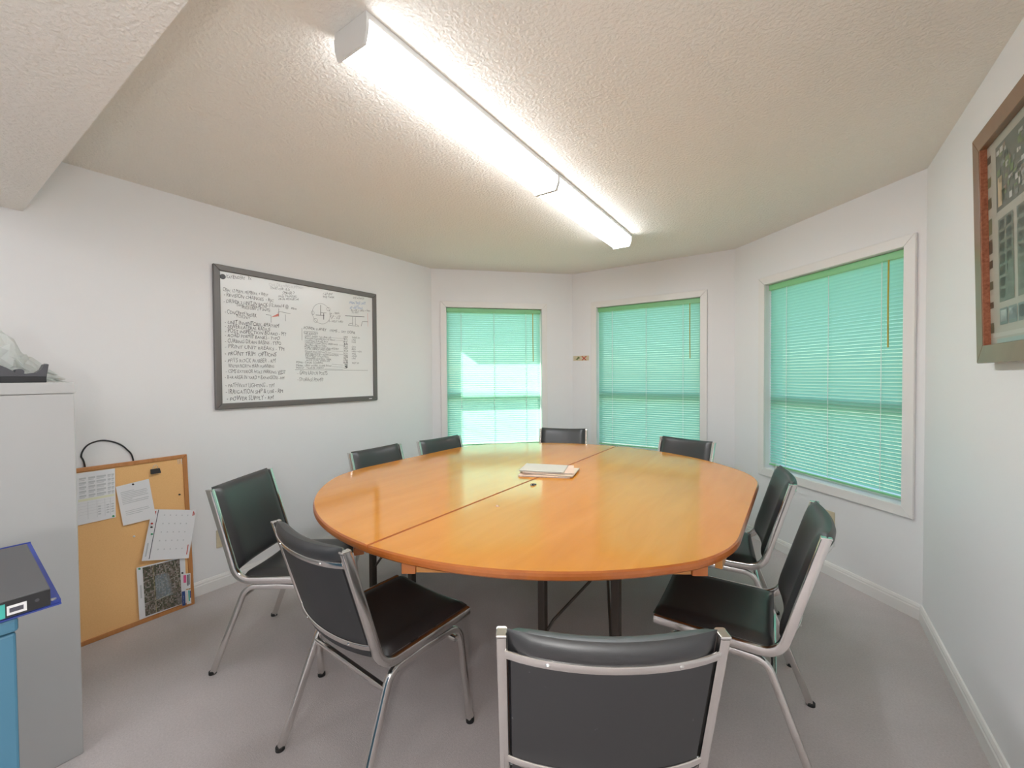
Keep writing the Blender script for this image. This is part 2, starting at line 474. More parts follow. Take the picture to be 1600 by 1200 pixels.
for fx in (-2.30, -1.147, -0.02):  # unseen fixtures added behind the beam to supply fill light
    for fy in (-2.10, -3.90):
        fluorescent((fx, fy, H), 1.222, 'unseen fluorescent fixture added as fill light behind the dropped beam', 'lens_fill')

# ------------------------------------------------------------------ conference table in two halves
TZ, TC, TR = 0.762, Vector((-1.234, 2.14, 0)), 1.222
def half_table(name, sgn, flat, label):
    root = thing(name, (TC.x, TC.y, 0))
    tag(root, label, 'table', 'half tables pushed together')
    # outline: seam edge, arc, flat side with softened corners
    a0 = math.acos(flat / TR); pts = []
    N = 40
    arc = [(TR * cos(a), TR * sin(a)) for a in [-(pi / 2) + (pi / 2 - a0) * i / N for i in range(N + 1)]]
    y_f = TR * sin(a0); rc = 0.10
    def soft(poly):
        # replace the corner between arc and flat side by a small curve
        out = [p for p in poly if p[0] < flat - 0.075]
        c0 = out[-1]; corner = (flat, -y_f * 0.985); c1 = (flat, -y_f + 0.17)
        for i in range(1, 9):
            t = i / 8
            out.append(tuple((1 - t) ** 2 * c0[k] + 2 * t * (1 - t) * corner[k] + t * t * c1[k] for k in (0, 1)))
        return out
    lower = soft(arc)
    upper = [(x, -y) for x, y in reversed(lower)]
    g = 0.0018
    poly = [(g, lower[0][1])] + lower[1:] + upper[:-1] + [(g, upper[-1][1])]
    poly = [(x * sgn, y) for x, y in poly]
    if sgn < 0: poly.reverse()
    n = len(poly)
    top = MB()
    def inset(d):
        out = []
        for i in range(n):
            p, q, r = Vector(poly[i - 1]), Vector(poly[i]), Vector(poly[(i + 1) % n])
            e0, e1 = (q - p).normalized(), (r - q).normalized()
            nn = (Vector((-e0.y, e0.x)) + Vector((-e1.y, e1.x))).normalized()
            out.append(tuple(q + nn * d))
        return out
    rings = [(inset(0.007), TZ - 0.030), (inset(0.001), TZ - 0.024), (poly, TZ - 0.014), (inset(0.002), TZ - 0.005), (inset(0.007), TZ)]
    vs = [(x, y, z) for r, z in rings for x, y in r]
    fs = [tuple(range(n - 1, -1, -1)), tuple(range(4 * n, 5 * n))]
    fs += [(k * n + i, k * n + (i + 1) % n, (k + 1) * n + (i + 1) % n, (k + 1) * n + i) for k in range(4) for i in range(n)]
    o = top.add(vs, fs).obj('tabletop', 'table', root)
    o.data.materials.append(M['table_edge'])
    for p in o.data.polygons:
        if abs(p.normal.z) < 0.9 or p.normal.z < 0: p.material_index = 1
    # rails under the top
    zt, zb = TZ - 0.030, TZ - 0.080
    def rail(a, b, th=0.024, nm='rail', mt='table_rail', zb=zb):
        a, b = Vector((a[0] * sgn, a[1], 0)), Vector((b[0] * sgn, b[1], 0)); t = (b - a).normalized(); nn = Vector((-t.y, t.x, 0)) * th / 2
        MB().prism([tuple((a - nn)[:2]), tuple((b - nn)[:2]), tuple((b + nn)[:2]), tuple((a + nn)[:2])], zb, zt).obj(nm, mt, root, bevel=0.003)
    for s in (-1, 1):
        a, b = Vector((0.125, s * 1.165, 0)), Vector((flat - 0.085, s * 0.62, 0)); d = (b - a).normalized()
        rail(a + d * 0.042, b - d * 0.052, 0.022)
        rail(a - d * 0.006, a + d * 0.042, 0.036, 'corner_block', 'table_edge', zb - 0.002)
        rail(b - d * 0.052, b, 0.036, 'corner_block', 'table_edge', zb - 0.002)
    rail((0.035, -1.10), (0.035, 1.10)); rail((flat - 0.055, -0.56), (flat - 0.055, 0.56))
    # folding steel legs with a forked brace at each end
    cx = flat / 2 * sgn
    for s in (-1, 1):
        y = s * 0.665
        MB().box(cx - 0.30, cx + 0.30, y - 0.022, y + 0.022, TZ - 0.066, TZ - 0.030).obj('leg_cleat', 'table_rail', root)
        for x in (-0.155, 0.155):
            lg = MB().sweep([(cx + x, y, 0.012), (cx + x, y, TZ - 0.066)], rr(0.032, 0.032, 0.006), (1, 0, 0)).obj('leg', 'leg_steel', root)
            MB().box(cx + x - 0.019, cx + x + 0.019, y - 0.019, y + 0.019, 0, 0.022).obj('foot_cap', 'rubber', lg)
            yb = y - s * 0.25
            MB().sweep([(cx + x * 0.92, y, 0.30), (cx + x * 0.80, y - s * 0.03, 0.345), (cx + x * 0.16, yb, 0.475)], circ(0.006, 6), (0, 0, 1)).obj('brace', 'leg_steel', root)
        MB().box(cx - 0.045, cx + 0.045, yb - 0.008, yb + 0.008, 0.466, 0.492).obj('brace_plate', 'leg_steel', root)
        MB().sweep([(cx, yb, 0.48), (cx, y - s * 0.50, TZ - 0.032)], circ(0.007, 6), (1, 0, 0)).obj('brace', 'leg_steel', root)
        MB().sweep([(cx - 0.155, y, 0.62), (cx + 0.155, y, 0.62)], circ(0.009, 8), (0, 0, 1)).obj('crossbar', 'leg_steel', root)
    return root
half_table('half_table', -1, 1.088, 'honey wood D-shaped half table on the side of the whiteboard wall')
half_table('half_table', 1, 1.070, 'honey wood D-shaped half table on the side of the framed aerial photo')

# ------------------------------------------------------------------ chairs
BK0, BK1 = Vector((0, -0.196, 0.475)), Vector((0, -0.303, 0.830))
BE = (BK1 - BK0).normalized(); BN = Vector((0, BE.z, -BE.y))
def sag(u): return 0.030 * (1 - u * u)
def back_pad(mode):
    W, T0, T1 = 0.207, -0.012, 0.388
    nu, nv = 14, 16
    def P(u, v, front):
        a = sin(u * pi / 2) if abs(u) < 1 else u
        t = T0 + (T1 - T0) * v
        ex = (1 - abs(u) ** 8) ** 0.5; ev = (1 - abs(2 * v - 1) ** 10) ** 0.5; k = ex * ev
        if front: d = -0.002 + 0.036 * k
        else:
            roll = max(0.0, min(1.0, (t - 0.336) / 0.02))
            d = -0.002 - (0.012 + 0.010 * roll) * k
        p = BK0 + BE * t + BN * (d - sag(u)); p.x = u * W
        return p
    us = [-1 + 2 * i / nu for i in range(nu + 1)]; us = [math.copysign(abs(u) ** 0.75, u) for u in us]
    vv = [0.5 - 0.5 * cos(pi * j / nv) for j in range(nv + 1)]
    front = (mode == 'front')
    vs = [P(u, v, front) for v in vv for u in us]
    fs = [(j * (nu + 1) + i, j * (nu + 1) + i + 1, (j + 1) * (nu + 1) + i + 1, (j + 1) * (nu + 1) + i) for j in range(nv) for i in range(nu)]
    if front:   # the cushion: its front and the roll over the top, closed at the back
        k = len(vs)
        vs += [P(u, v, False) + BN * 0.004 * (v < 0.8) for v in vv for u in us]
        fs += [tuple(k + q for q in reversed(f)) for f in fs]
    return vs, fs
def make_chair():
    root = thing('stacking_chair')
    tube = rr(0.030, 0.021, 0.004, 2)
    for s in (-1, 1):
        x = 0.2185 * s
        path = fillet([(x, -0.307, 0.836), (x, -0.186, 0.424), (x, 0.214, 0.430)], 0.075, 8)
        r = MB().sweep(path, tube, (1, 0, 0)).obj('side_rail', 'chrome', root, smooth=True, angle=0.6)
        MB().box(x - 0.0108, x + 0.0108, -0.3225, -0.2915, 0.833, 0.839).obj('end_cap', 'chrome', r, bevel=0.002)
        for nm, pts in (('front', [(0.232 * s, 0.204, 0.0), (0.213 * s, 0.168, 0.392), (0.213 * s, 0.0, 0.398)]), ('rear', [(0.234 * s, -0.300, 0.0), (0.213 * s, -0.150, 0.392), (0.213 * s, 0.0, 0.398)])):
            lg = MB().sweep(fillet(pts, 0.060, 8), rr(0.024, 0.022, 0.005, 2), (1, 0, 0)).obj('leg', 'chrome', root, smooth=True, angle=0.6)
            p = Vector(pts[0])
            MB().disc((p.x, p.y, 0.0), (0, 0, 1), 0.016, 0.012).obj('foot_cap', 'rubber', lg)
    for y, z in ((-0.170, 0.345), (0.150, 0.345)):
        MB().sweep([(-0.214, y, z), (0.214, y, z)], rr(0.018, 0.018, 0.004, 2), (0, 0, 1)).obj('crossbar', 'chrome', root, smooth=True, angle=0.6)
    vs, fs = back_pad('front'); mb = MB().add(vs, fs)
    b = mb.obj('backrest', 'vinyl', root, smooth=True)
    # flat rear panel between the two chrome bands
    nu = 12
    pv = []; 
    for off in (-0.0165, -0.012):
        for t in (-0.004, 0.330):
            for i in range(nu + 1):
                u = -0.97 + 1.94 * i / nu; p = BK0 + BE * t + BN * (off - sag(u)); p.x = u * 0.207; pv.append(p)
    k = nu + 1
    pf = [(i, i + 1, k + i + 1, k + i) for i in range(nu)] + [(2 * k + i, 3 * k + i, 3 * k + i + 1, 2 * k + i + 1) for i in range(nu)]
    pf += [(i, 2 * k + i, 2 * k + i + 1, i + 1) for i in range(nu)] + [(k + i, k + i + 1, 3 * k + i + 1, 3 * k + i) for i in range(nu)] + [(0, k, 3 * k, 2 * k), (k - 1, 3 * k - 1, 4 * k - 1, 2 * k - 1)]
    MB().add(pv, pf).obj('rear_panel', 'vinyl_back', b, smooth=True, angle=0.6)
    for t in (0.338, 0.035):
        pts = []
        for i in range(15):
            u = -1 + 2 * i / 14; p = BK0 + BE * t + BN * (-0.0195 - sag(u) * 0.98 + 0.004 * abs(u) ** 6); p.x = u * 0.212; pts.append(p)
        band = MB().sweep(pts, rr(0.007, 0.021, 0.003, 2), BE).obj('back_band', 'chrome', root, smooth=True, angle=0.6)
        for x in (-0.128, 0.128):
            u = x / 0.212; p = BK0 + BE * t + BN * (-0.0215 - sag(u) * 0.98); p.x = x
            MB().disc(p, -BN, 0.0062, 0.0045, 10, 0.003).obj('screw', 'chrome', band)
    # seat cushion: dished across, rounded at the front
    nu, nv = 12, 12; W = 0.2065; y0, y1 = -0.170, 0.222
    def Q(u, v, top):
        k = ((1 - abs(u) ** 10) * (1 - abs(2 * v - 1) ** 12)) ** 0.5
        dish = 0.016 * (1 - u * u)
        z = 0.438 + (0.026 * k - dish * 0.85 if top else -0.014 * k - dish * 0.6)
        z += 0.004 * v
        return Vector((u * W, y0 + (y1 - y0) * v, z))
    us = [math.copysign(abs(-1 + 2 * i / nu) ** 0.75, -1 + 2 * i / nu) for i in range(nu + 1)]; vv = [0.5 - 0.5 * cos(pi * j / nv) for j in range(nv + 1)]
    vs = [Q(u, v, True) for v in vv for u in us]; fs = [(j * (nu + 1) + i, j * (nu + 1) + i + 1, (j + 1) * (nu + 1) + i + 1, (j + 1) * (nu + 1) + i) for j in range(nv) for i in range(nu)]
    k = len(vs); vs += [Q(u, v, False) for v in vv for u in us]; fs += [tuple(k + q for q in reversed(f)) for f in fs]
    MB().add(vs, fs).obj('seat', 'vinyl', root, smooth=True)
    return root
CH = [
    (-2.070, 1.157, -57.9, 'black vinyl chair with chrome frame, pulled out beside the leaning corkboard'),
    (-1.294, 1.054, -3.0, 'black vinyl chair with chrome frame, backing the table seam end away from the windows'),
    (-0.469, 1.051, 32.9, 'black vinyl chair showing its scuffed rear panel, between the seam-end chair and the drawn-out chair'),
    (-0.237, 1.829, 92.3, 'black vinyl chair drawn out sideways from the table, nearest the framed photo'),
    (-0.350, 2.495, 98.7, 'black vinyl chair tucked under the table flat edge, below the widest-looking blind'),
    (-2.177, 1.946, -87.6, 'black vinyl chair tucked behind the table directly under the whiteboard'),
    (-2.123, 2.499, -94.3, 'black vinyl chair tucked behind the table where whiteboard wall meets the sunlit blind'),
    (-1.748, 3.322, -160.1, 'black vinyl chair tucked behind the table between two blinds, below the arrow sticker'),
    (-0.812, 3.219, 162.2, 'black vinyl chair tucked behind the table in front of the middle bay blind'),
]
proto = make_chair()
for i, (x, y, a, lab) in enumerate(CH):
    o = proto if i == 0 else copy_tree(proto)
    o.location = (x, y, 0); o.rotation_euler = (0, 0, radians(a))
    tag(o, lab, 'chair', 'black chrome-framed chairs around the table')

# ------------------------------------------------------------------ whiteboard
wb = thing('whiteboard', (XL, 1.777, 1.608), pi / 2)
tag(wb, 'grey-framed whiteboard covered in handwritten marker lists and sketches', 'whiteboard')
hw, hh, fw = 0.622, 0.4635, 0.039
MB().box(-hw + 0.01, hw - 0.01, -0.012, -0.001, -hh + 0.01, hh - 0.01).obj('writing_surface', 'board', wb)
for pl in ([(-hw, -hh), (-hw + fw, -hh + fw), (-hw + fw, hh - fw), (-hw, hh)], [(hw, -hh), (hw, hh), (hw - fw, hh - fw), (hw - fw, -hh + fw)],
           [(-hw, hh), (-hw + fw, hh - fw), (hw - fw, hh - fw), (hw, hh)], [(-hw, -hh), (hw, -hh), (hw - fw, -hh + fw), (-hw + fw, -hh + fw)]):
    MB().add([(x, -0.024, z) for x, z in pl] + [(x, 0, z) for x, z in pl], [(0, 1, 2, 3), (7, 6, 5, 4), (0, 4, 5, 1), (1, 5, 6, 2), (2, 6, 7, 3), (3, 7, 4, 0)]).obj('frame_member', 'board_frame', wb, bevel=0.005)
MB().box(0.530, 0.560, -0.0250, -0.0240, -0.450, -0.443).obj('maker_mark', 'paper', wb)
MB().disc((-0.566, -0.012, 0.390), (0, -1, 0), 0.016, 0.006, 16).obj('magnet', 'ink_g', wb)
TEXTS = [
    ('KAYENDERE   TK', -0.545, 0.384, -0.392, 0.400, 0.022, 'g'),
    ('CIVIL DRAWING SUMMARY', -0.279, 0.381, -0.029, 0.398, 0.021, 'f'),
    ('START CHK 18-22', -0.271, 0.360, -0.133, 0.369, 0.017, 'g'),
    ('STAGE 7', -0.188, 0.335, -0.098, 0.351, 0.019, 'k'),
    ('14-26 TWIN/DBL.', -0.216, 0.311, -0.081, 0.330, 0.016, 'k'),
    ('24-36 HORIZON', -0.217, 0.293, -0.069, 0.310, 0.016, 'k'),
    ('CBW, 12 MAPS, MEMBERS, + WEST', -0.566, 0.297, -0.285, 0.307, 0.021, 'k'),
    ('- REVISION CHANGES  - RJC', -0.562, 0.266, -0.249, 0.272, 0.024, 'k'),
    ('- DRIVER 2 UNIT IN BACK (12,300x14 @', -0.563, 0.225, -0.146, 0.243, 0.022, 'k'),
    ('76m', -0.127, 0.238, -0.087, 0.237, 0.016, 'g'),
    ('TANK, TO MANUAL USE', -0.489, 0.211, -0.295, 0.222, 0.018, 'k'),
    ('. PRICE/UNIT (19 UNITS)', -0.465, 0.199, -0.276, 0.202, 0.018, 'k'),
    ('- CONCRETE WORK', -0.557, 0.157, -0.366, 0.151, 0.024, 'k'),
    ('. TO/UNIT', -0.503, 0.138, -0.405, 0.133, 0.018, 'g'),
    ('- UNIT INVENTORY  4MAY/RM', -0.558, 0.090, -0.215, 0.094, 0.026, 'k'),
    ('- SEWER/LATERAL RADIUS', -0.558, 0.063, -0.276, 0.066, 0.024, 'k'),
    ('- POST INSPECTION BOARD - MT', -0.559, 0.033, -0.164, 0.040, 0.024, 'k'),
    ('- ROAD PERMIT BANKS - TYPO', -0.559, 0.006, -0.212, 0.006, 0.024, 'k'),
    ('- CURBING DRAIN BASINS - TYPO', -0.560, -0.031, -0.203, -0.029, 0.024, 'k'),
    ('- PRINT UNIT BREAKS - TM', -0.561, -0.067, -0.180, -0.068, 0.024, 'g'),
    ('- FRONT TRIM  OPTIONS', -0.561, -0.114, -0.237, -0.111, 0.028, 'k'),
    ('- PP/15 ROCK RUBBER - RM', -0.562, -0.159, -0.243, -0.155, 0.026, 'g'),
    ('WATER/NORTH MAIN PLANNING', -0.543, -0.194, -0.253, -0.191, 0.023, 'k'),
    ('- CSMS EXTERIOR HOLE PARKING, WEST', -0.559, -0.227, -0.174, -0.232, 0.022, 'k'),
    ('107', -0.226, -0.242, -0.196, -0.242, 0.013, 'k'),
    ('- R+R AREA IN YARD + EXPANSION - RM', -0.564, -0.266, -0.184, -0.274, 0.024, 'k'),
    ('- PATHWAY LIGHTING - TIM', -0.561, -0.321, -0.255, -0.329, 0.028, 'g'),
    ('- IRRIGATION SHP & USE - RM', -0.562, -0.364, -0.195, -0.371, 0.028, 'k'),
    ('- POWER SUPPLY - RM', -0.555, -0.409, -0.261, -0.413, 0.029, 'k'),
    ('1-2 PUMP', 0.126, 0.382, 0.206, 0.390, 0.017, 'g'),
    ('90-4 TANK', 0.125, 0.359, 0.223, 0.369, 0.017, 'g'),
    ('SITE WORK BY', 0.394, 0.390, 0.504, 0.400, 0.017, 'g'),
    ('MAIN TREE UNIT', 0.359, 0.343, 0.517, 0.358, 0.022, 'b'),
    ('A LOT', 0.405, 0.324, 0.447, 0.327, 0.016, 'b'),
    ('SET TIME 2 WEEKS', 0.361, 0.302, 0.487, 0.314, 0.018, 'b'),
    ('RE-USE 2 YARD + MIN', 0.373, 0.284, 0.560, 0.304, 0.015, 'g'),
    ('TO UNIT', 0.379, 0.268, 0.444, 0.275, 0.013, 'g'),
    ('1A - 100A', 0.180, 0.235, 0.264, 0.247, 0.017, 'k'),
    ('2.0 - 10', 0.180, 0.216, 0.274, 0.226, 0.015, 'g'),
    ('7 - 10', 0.191, 0.199, 0.267, 0.207, 0.015, 'g'),
    ('3 - WEST YARD', 0.170, 0.174, 0.297, 0.183, 0.015, 'k'),
    ('POWER SURVEY    ITEMS ...  SET  DONE', -0.034, 0.102, 0.408, 0.099, 0.020, 'k'),
    ('THE BUDGET', -0.035, 0.062, 0.079, 0.065, 0.016, 'k'),
    ('FIRST AREA TO LINE UP', -0.025, 0.045, 0.188, 0.046, 0.013, 'k'),
    ('BUILDING CLEARING ROUTE PERMIT', -0.025, 0.029, 0.225, 0.029, 0.013, 'k'),
    ('LIGHTING SURVEY BOX', -0.025, 0.010, 0.163, 0.012, 0.013, 'k'),
    ('LANDING CORRECTIONS GREEN AREA', -0.025, -0.005, 0.246, -0.004, 0.013, 'k'),
    ('FENCING LINE TO TURN', -0.026, -0.023, 0.147, -0.022, 0.013, 'k'),
    ('ROAD PLANTING TREE LINES REQUEST', -0.029, -0.037, 0.257, -0.040, 0.013, 'k'),
    ('WATER TRENCH LAND PAPER', -0.029, -0.051, 0.181, -0.052, 0.013, 'k'),
    ('REMAIN AND DISTANCE CAP', -0.026, -0.071, 0.187, -0.073, 0.013, 'g'),
    ('TREE SERVICE SET UP INFORMATION', -0.027, -0.087, 0.252, -0.092, 0.013, 'k'),
    ('PAVEMENT LOCATION', -0.024, -0.103, 0.163, -0.107, 0.014, 'k'),
    ('TRANSFER STATION TANK', -0.024, -0.121, 0.188, -0.126, 0.014, 'k'),
    ('BOX FOR TRAILER', -0.017, -0.137, 0.174, -0.139, 0.013, 'g'),
    ('POND - CANAL CLEARING', -0.094, -0.155, 0.117, -0.155, 0.014, 'k'),
    ('PAPER - UNIT WORK, CLEAR ROAD', -0.094, -0.179, 0.191, -0.176, 0.014, 'k'),
    ('MAINT - TRAILER PERMIT', -0.095, -0.196, 0.125, -0.195, 0.013, 'k'),
    ('- GATE LATCH POSTS', -0.087, -0.238, 0.152, -0.243, 0.026, 'k'),
    ('- STORAGE PERMIT', -0.088, -0.287, 0.119, -0.293, 0.026, 'g'),
    ('SET', 0.300, 0.058, 0.339, 0.058, 0.015, 'k'),
    ('TREES 2m', 0.377, 0.061, 0.454, 0.064, 0.014, 'g'),
    ('TO', 0.300, 0.039, 0.339, 0.039, 0.015, 'k'),
    ('LINE', 0.377, 0.042, 0.415, 0.042, 0.014, 'g'),
    ('BT', 0.299, 0.020, 0.339, 0.020, 0.015, 'k'),
    ('DONE', 0.376, 0.023, 0.415, 0.023, 0.014, 'g'),
    ('SB', 0.299, 0.001, 0.338, 0.001, 0.015, 'k'),
    ('BLK', 0.299, -0.017, 0.338, -0.018, 0.015, 'k'),
    ('DATE', 0.376, -0.016, 0.414, -0.016, 0.014, 'g'),
    ('WEST', 0.299, -0.036, 0.338, -0.037, 0.015, 'k'),
    ('BARE', 0.375, -0.035, 0.414, -0.035, 0.014, 'g'),
    ('TO', 0.298, -0.055, 0.338, -0.056, 0.015, 'k'),
    ('MARK + NEW', 0.375, -0.054, 0.472, -0.052, 0.014, 'g'),
    ('BOX', 0.298, -0.074, 0.337, -0.075, 0.015, 'k'),
    ('WEEK', 0.375, -0.073, 0.413, -0.074, 0.014, 'g'),
    ('WB', 0.298, -0.093, 0.337, -0.093, 0.015, 'k'),
    ('LINES', 0.375, -0.092, 0.422, -0.093, 0.014, 'g'),
    ('SET', 0.297, -0.111, 0.337, -0.112, 0.015, 'k'),
    ('LINE', 0.374, -0.111, 0.412, -0.112, 0.014, 'g'),
    ('MB', 0.297, -0.130, 0.336, -0.131, 0.015, 'k'),
    ('BB', 0.297, -0.149, 0.336, -0.150, 0.015, 'k'),
    ('WEST 2M', 0.374, -0.150, 0.441, -0.151, 0.014, 'g'),
    ('2', 0.296, -0.168, 0.336, -0.169, 0.015, 'k'),
    ('3', 0.296, -0.187, 0.335, -0.188, 0.015, 'k'),
]
STROKES = [
    ('k', [(0.063, 0.218), (0.134, 0.222)], 0.0035),
    ('k', [(0.105, 0.3), (0.103, 0.221)], 0.0042),
    ('k', [(0.129, 0.239), (0.128, 0.189)], 0.0049),
    ('g', [(0.104, 0.241), (0.152, 0.244)], 0.0021),
    ('g', [(-0.047, 0.109), (-0.049, 0.017)], 0.0021),
    ('k', [(-0.034, 0.084), (0.077, 0.087)], 0.0021),
    ('g', [(-0.105, -0.203), (0.529, -0.204)], 0.0021),
    ('g', [(0.316, 0.24), (0.502, 0.253)], 0.0042),
    ('k', [(0.387, 0.242), (0.386, 0.17)], 0.0028),
    ('g', [(0.413, 0.24), (0.412, 0.167)], 0.0021),
    ('g', [(0.343, 0.164), (0.354, 0.18), (0.387, 0.187)], 0.0021),
    ('g', [(0.344, 0.166), (0.448, 0.167), (0.412, 0.184)], 0.0021),
    ('k', [(0.468, 0.17), (0.48, 0.209)], 0.0028),
    ('g', [(0.48, 0.209), (0.535, 0.214)], 0.0028),
    ('r', [(0.536, 0.288), (0.537, 0.173)], 0.0021),
    ('g', [(0.148, 0.393), (0.151, 0.355)], 0.0021),
    ('g', [(-0.215, 0.231), (-0.216, 0.174)], 0.0021),
    ('k', [(-0.223, 0.202), (-0.204, 0.211), (-0.166, 0.206), (-0.132, 0.206)], 0.0021),
    ('g', [(-0.269, 0.173), (-0.27, 0.126)], 0.0021),
    ('g', [(-0.168, 0.194), (-0.169, 0.146)], 0.0021),
    ('k', [(-0.303, 0.178), (-0.269, 0.177)], 0.0021),
    ('k', [(-0.389, 0.096), (-0.324, 0.096)], 0.0021),
    ('g', [(0.189, 0.053), (0.295, 0.053)], 0.0014),
    ('g', [(0.229, 0.035), (0.295, 0.036)], 0.0014),
    ('g', [(0.258, -0.001), (0.294, -0.001)], 0.0014),
    ('g', [(0.187, -0.052), (0.293, -0.053)], 0.0014),
    ('g', [(0.192, -0.073), (0.293, -0.075)], 0.0014),
    ('g', [(0.191, -0.157), (0.292, -0.162)], 0.0014),
    ('g', [(0.194, -0.176), (0.291, -0.179)], 0.0014),
    ('g', [(0.13, -0.196), (0.291, -0.197)], 0.0014),
]
CIRCLES = [(0.1101, 0.2327, 0.0746, 0.0787), (0.1692, 0.2754, 0.0149, 0.0137), (0.0395, 0.2315, 0.0118, 0.0142), (0.0611, 0.1769, 0.0152, 0.0154)]

rng = random.Random(4)
def text_mesh(txt, thin=-0.005, shear=0.12):
    cu = bpy.data.curves.new('text', 'FONT'); cu.body = txt; cu.size = 1.0; cu.resolution_u = 2
    cu.offset = thin; cu.shear = shear
    ob = bpy.data.objects.new('text', cu); COL.objects.link(ob)
    dg = bpy.context.evaluated_depsgraph_get()
    me = bpy.data.meshes.new_from_object(ob.evaluated_get(dg))
    bpy.data.objects.remove(ob); bpy.data.curves.remove(cu)
    return me
def place_text(txt, x0, z0, x1, z1, h, ink, parent, name, y=-0.0126, wobble=0.05):
    me = text_mesh(txt)
    xs = [v.co.x for v in me.vertices]; ys = [v.co.y for v in me.vertices]
    if not xs: return
    w = max(xs) - min(xs); mx = min(xs); ph = rng.uniform(0, 6); ph2 = rng.uniform(0, 6)
    for v in me.vertices:
        t = (v.co.x - mx) / w; q = v.co.y / 0.72
        amp = h * wobble
        zz = z0 + (z1 - z0) * t + q * h * (1 + 0.22 * sin(t * 23 + ph)) + amp * sin(t * 31 + ph2)
        xx = x0 + (x1 - x0) * t + amp * 0.8 * sin(q * 3 + t * 40 + ph)
        v.co = (xx, y, zz)
    me.materials.clear(); me.materials.append(M['ink_' + ink])
    return link(name, me, parent)
for tx in TEXTS:
    place_text(*tx, wb, 'handwriting')
def stroke(pts, w, ink, parent, y=-0.0127, name='marker_line'):
    mb = MB()
    for a, b in zip(pts, pts[1:]):
        a, b = Vector(a), Vector(b); t = (b - a).normalized(); nn = Vector((-t.y, t.x)) * w / 2
        q = [a - nn, b - nn, b + nn, a + nn]
        mb.add([(p.x, y, p.y) for p in q], [(0, 1, 2, 3)])
    return mb.obj(name, 'ink_' + ink, parent)
for ink, pts, w in STROKES: stroke(pts, w, ink, wb)
for cx_, cz_, rx_, rz_ in CIRCLES:
    stroke([(cx_ + rx_ * cos(a * pi / 12), cz_ + rz_ * sin(a * pi / 12)) for a in range(25)], 0.0018, 'g', wb, name='sketched_circle')
MB().add([(-0.269, -0.0126, 0.164), (-0.2155, -0.0126, 0.176), (-0.2155, -0.0126, 0.198)], [(0, 1, 2)]).obj('red_scribble', 'ink_r', wb)

# ------------------------------------------------------------------ corkboard leaning on the left wall, with what is pinned to it
CK = Vector((-2.973, 0, 0)); CE = Vector((-0.0809, 0, 0.9967)); CN = Vector((0.9967, 0, 0.0809))
lean = math.atan2(0.0809, 0.9967)
# board frame: local X = +y world, local Z up the board, local Y = away from the viewer
def board_thing(name, off=0.0):
    o = thing(name)
    mw = Matrix((Vector((0, 1, 0)), -CN, CE)).transposed().to_4x4(); mw.translation = CK + CN * off
    o.matrix_world = mw
    return o
cb = board_thing('corkboard'); tag(cb, 'cork noticeboard with a pine frame leaning on the wall behind the grey cabinet', 'noticeboard')
x0, x1, zt = 0.375, 0.995, 0.893; f_ = 0.022
MB().box(x0 + f_ - 0.004, x1 - f_ + 0.004, 0.004, 0.012, f_ - 0.004, zt - f_ + 0.004).obj('cork_panel', 'cork', cb)
for pl in ([(x0, 0), (x0 + f_, f_), (x0 + f_, zt - f_), (x0, zt)], [(x1, 0), (x1, zt), (x1 - f_, zt - f_), (x1 - f_, f_)], [(x0, zt), (x0 + f_, zt - f_), (x1 - f_, zt - f_), (x1, zt)], [(x0, 0), (x1, 0), (x1 - f_, f_), (x0 + f_, f_)]):
    MB().add([(x, -0.004, z) for x, z in pl] + [(x, 0.016, z) for x, z in pl], [(0, 1, 2, 3), (7, 6, 5, 4), (0, 4, 5, 1), (1, 5, 6, 2), (2, 6, 7, 3), (3, 7, 4, 0)]).obj('frame_member', 'pine', cb, bevel=0.003)

def bilerp(q, a, b):
    q = [Vector(p) for p in q]      # TL TR BR BL ; a across, b down
    return (q[0] * (1 - a) + q[1] * a) * (1 - b) + (q[3] * (1 - a) + q[2] * a) * b
def sheet(name, quad, off, curl, label, cat, material='paper', group=None):
    o = board_thing(name); tag(o, label, cat, group)
    n = 6; vs = []
    def dep(a, b): return -off - curl * (b ** 2) * 0.6 - curl * a * a * 0.4
    for th in (0, 0.0006):
        for j in range(n + 1):
            for i in range(n + 1):
                p = bilerp(quad, i / n, j / n); vs.append((p.x, dep(i / n, j / n) + th, p.y))
    k = (n + 1) ** 2
    fs = [(j * (n + 1) + i, j * (n + 1) + i + 1, (j + 1) * (n + 1) + i + 1, (j + 1) * (n + 1) + i) for j in range(n) for i in range(n)]
    fs += [tuple(k + q for q in reversed(f)) for f in fs]
    MB().add(vs, fs).obj('page', material, o, smooth=True)
    def marks(nm, mt, rects, lift=0.0007):
        mb = MB()
        for a0, b0, a1, b1 in rects:
            na = max(1, int(abs(a1 - a0) * 6 + .5)); nb = max(1, int(abs(b1 - b0) * 6 + .5)); q = []
            for j in range(nb + 1):
                for i in range(na + 1):
                    a, b = a0 + (a1 - a0) * i / na, b0 + (b1 - b0) * j / nb; p = bilerp(quad, a, b); q.append((p.x, dep(a, b) - lift, p.y))
            mb.add(q, [(j * (na + 1) + i, j * (na + 1) + i + 1, (j + 1) * (na + 1) + i + 1, (j + 1) * (na + 1) + i) for j in range(nb) for i in range(na)])
        mb.obj(nm, mt, o)
    return o, marks
G_ = 'papers pinned to the corkboard'
o, mk = sheet('table_printout', [(0.455, 0.868), (0.6709, 0.867), (0.6646, 0.607), (0.452, 0.604)], 0.001, 0.002, 'white printout of a grey text table with a yellow highlighted row, on the corkboard', 'paper', group=G_)
rects = []
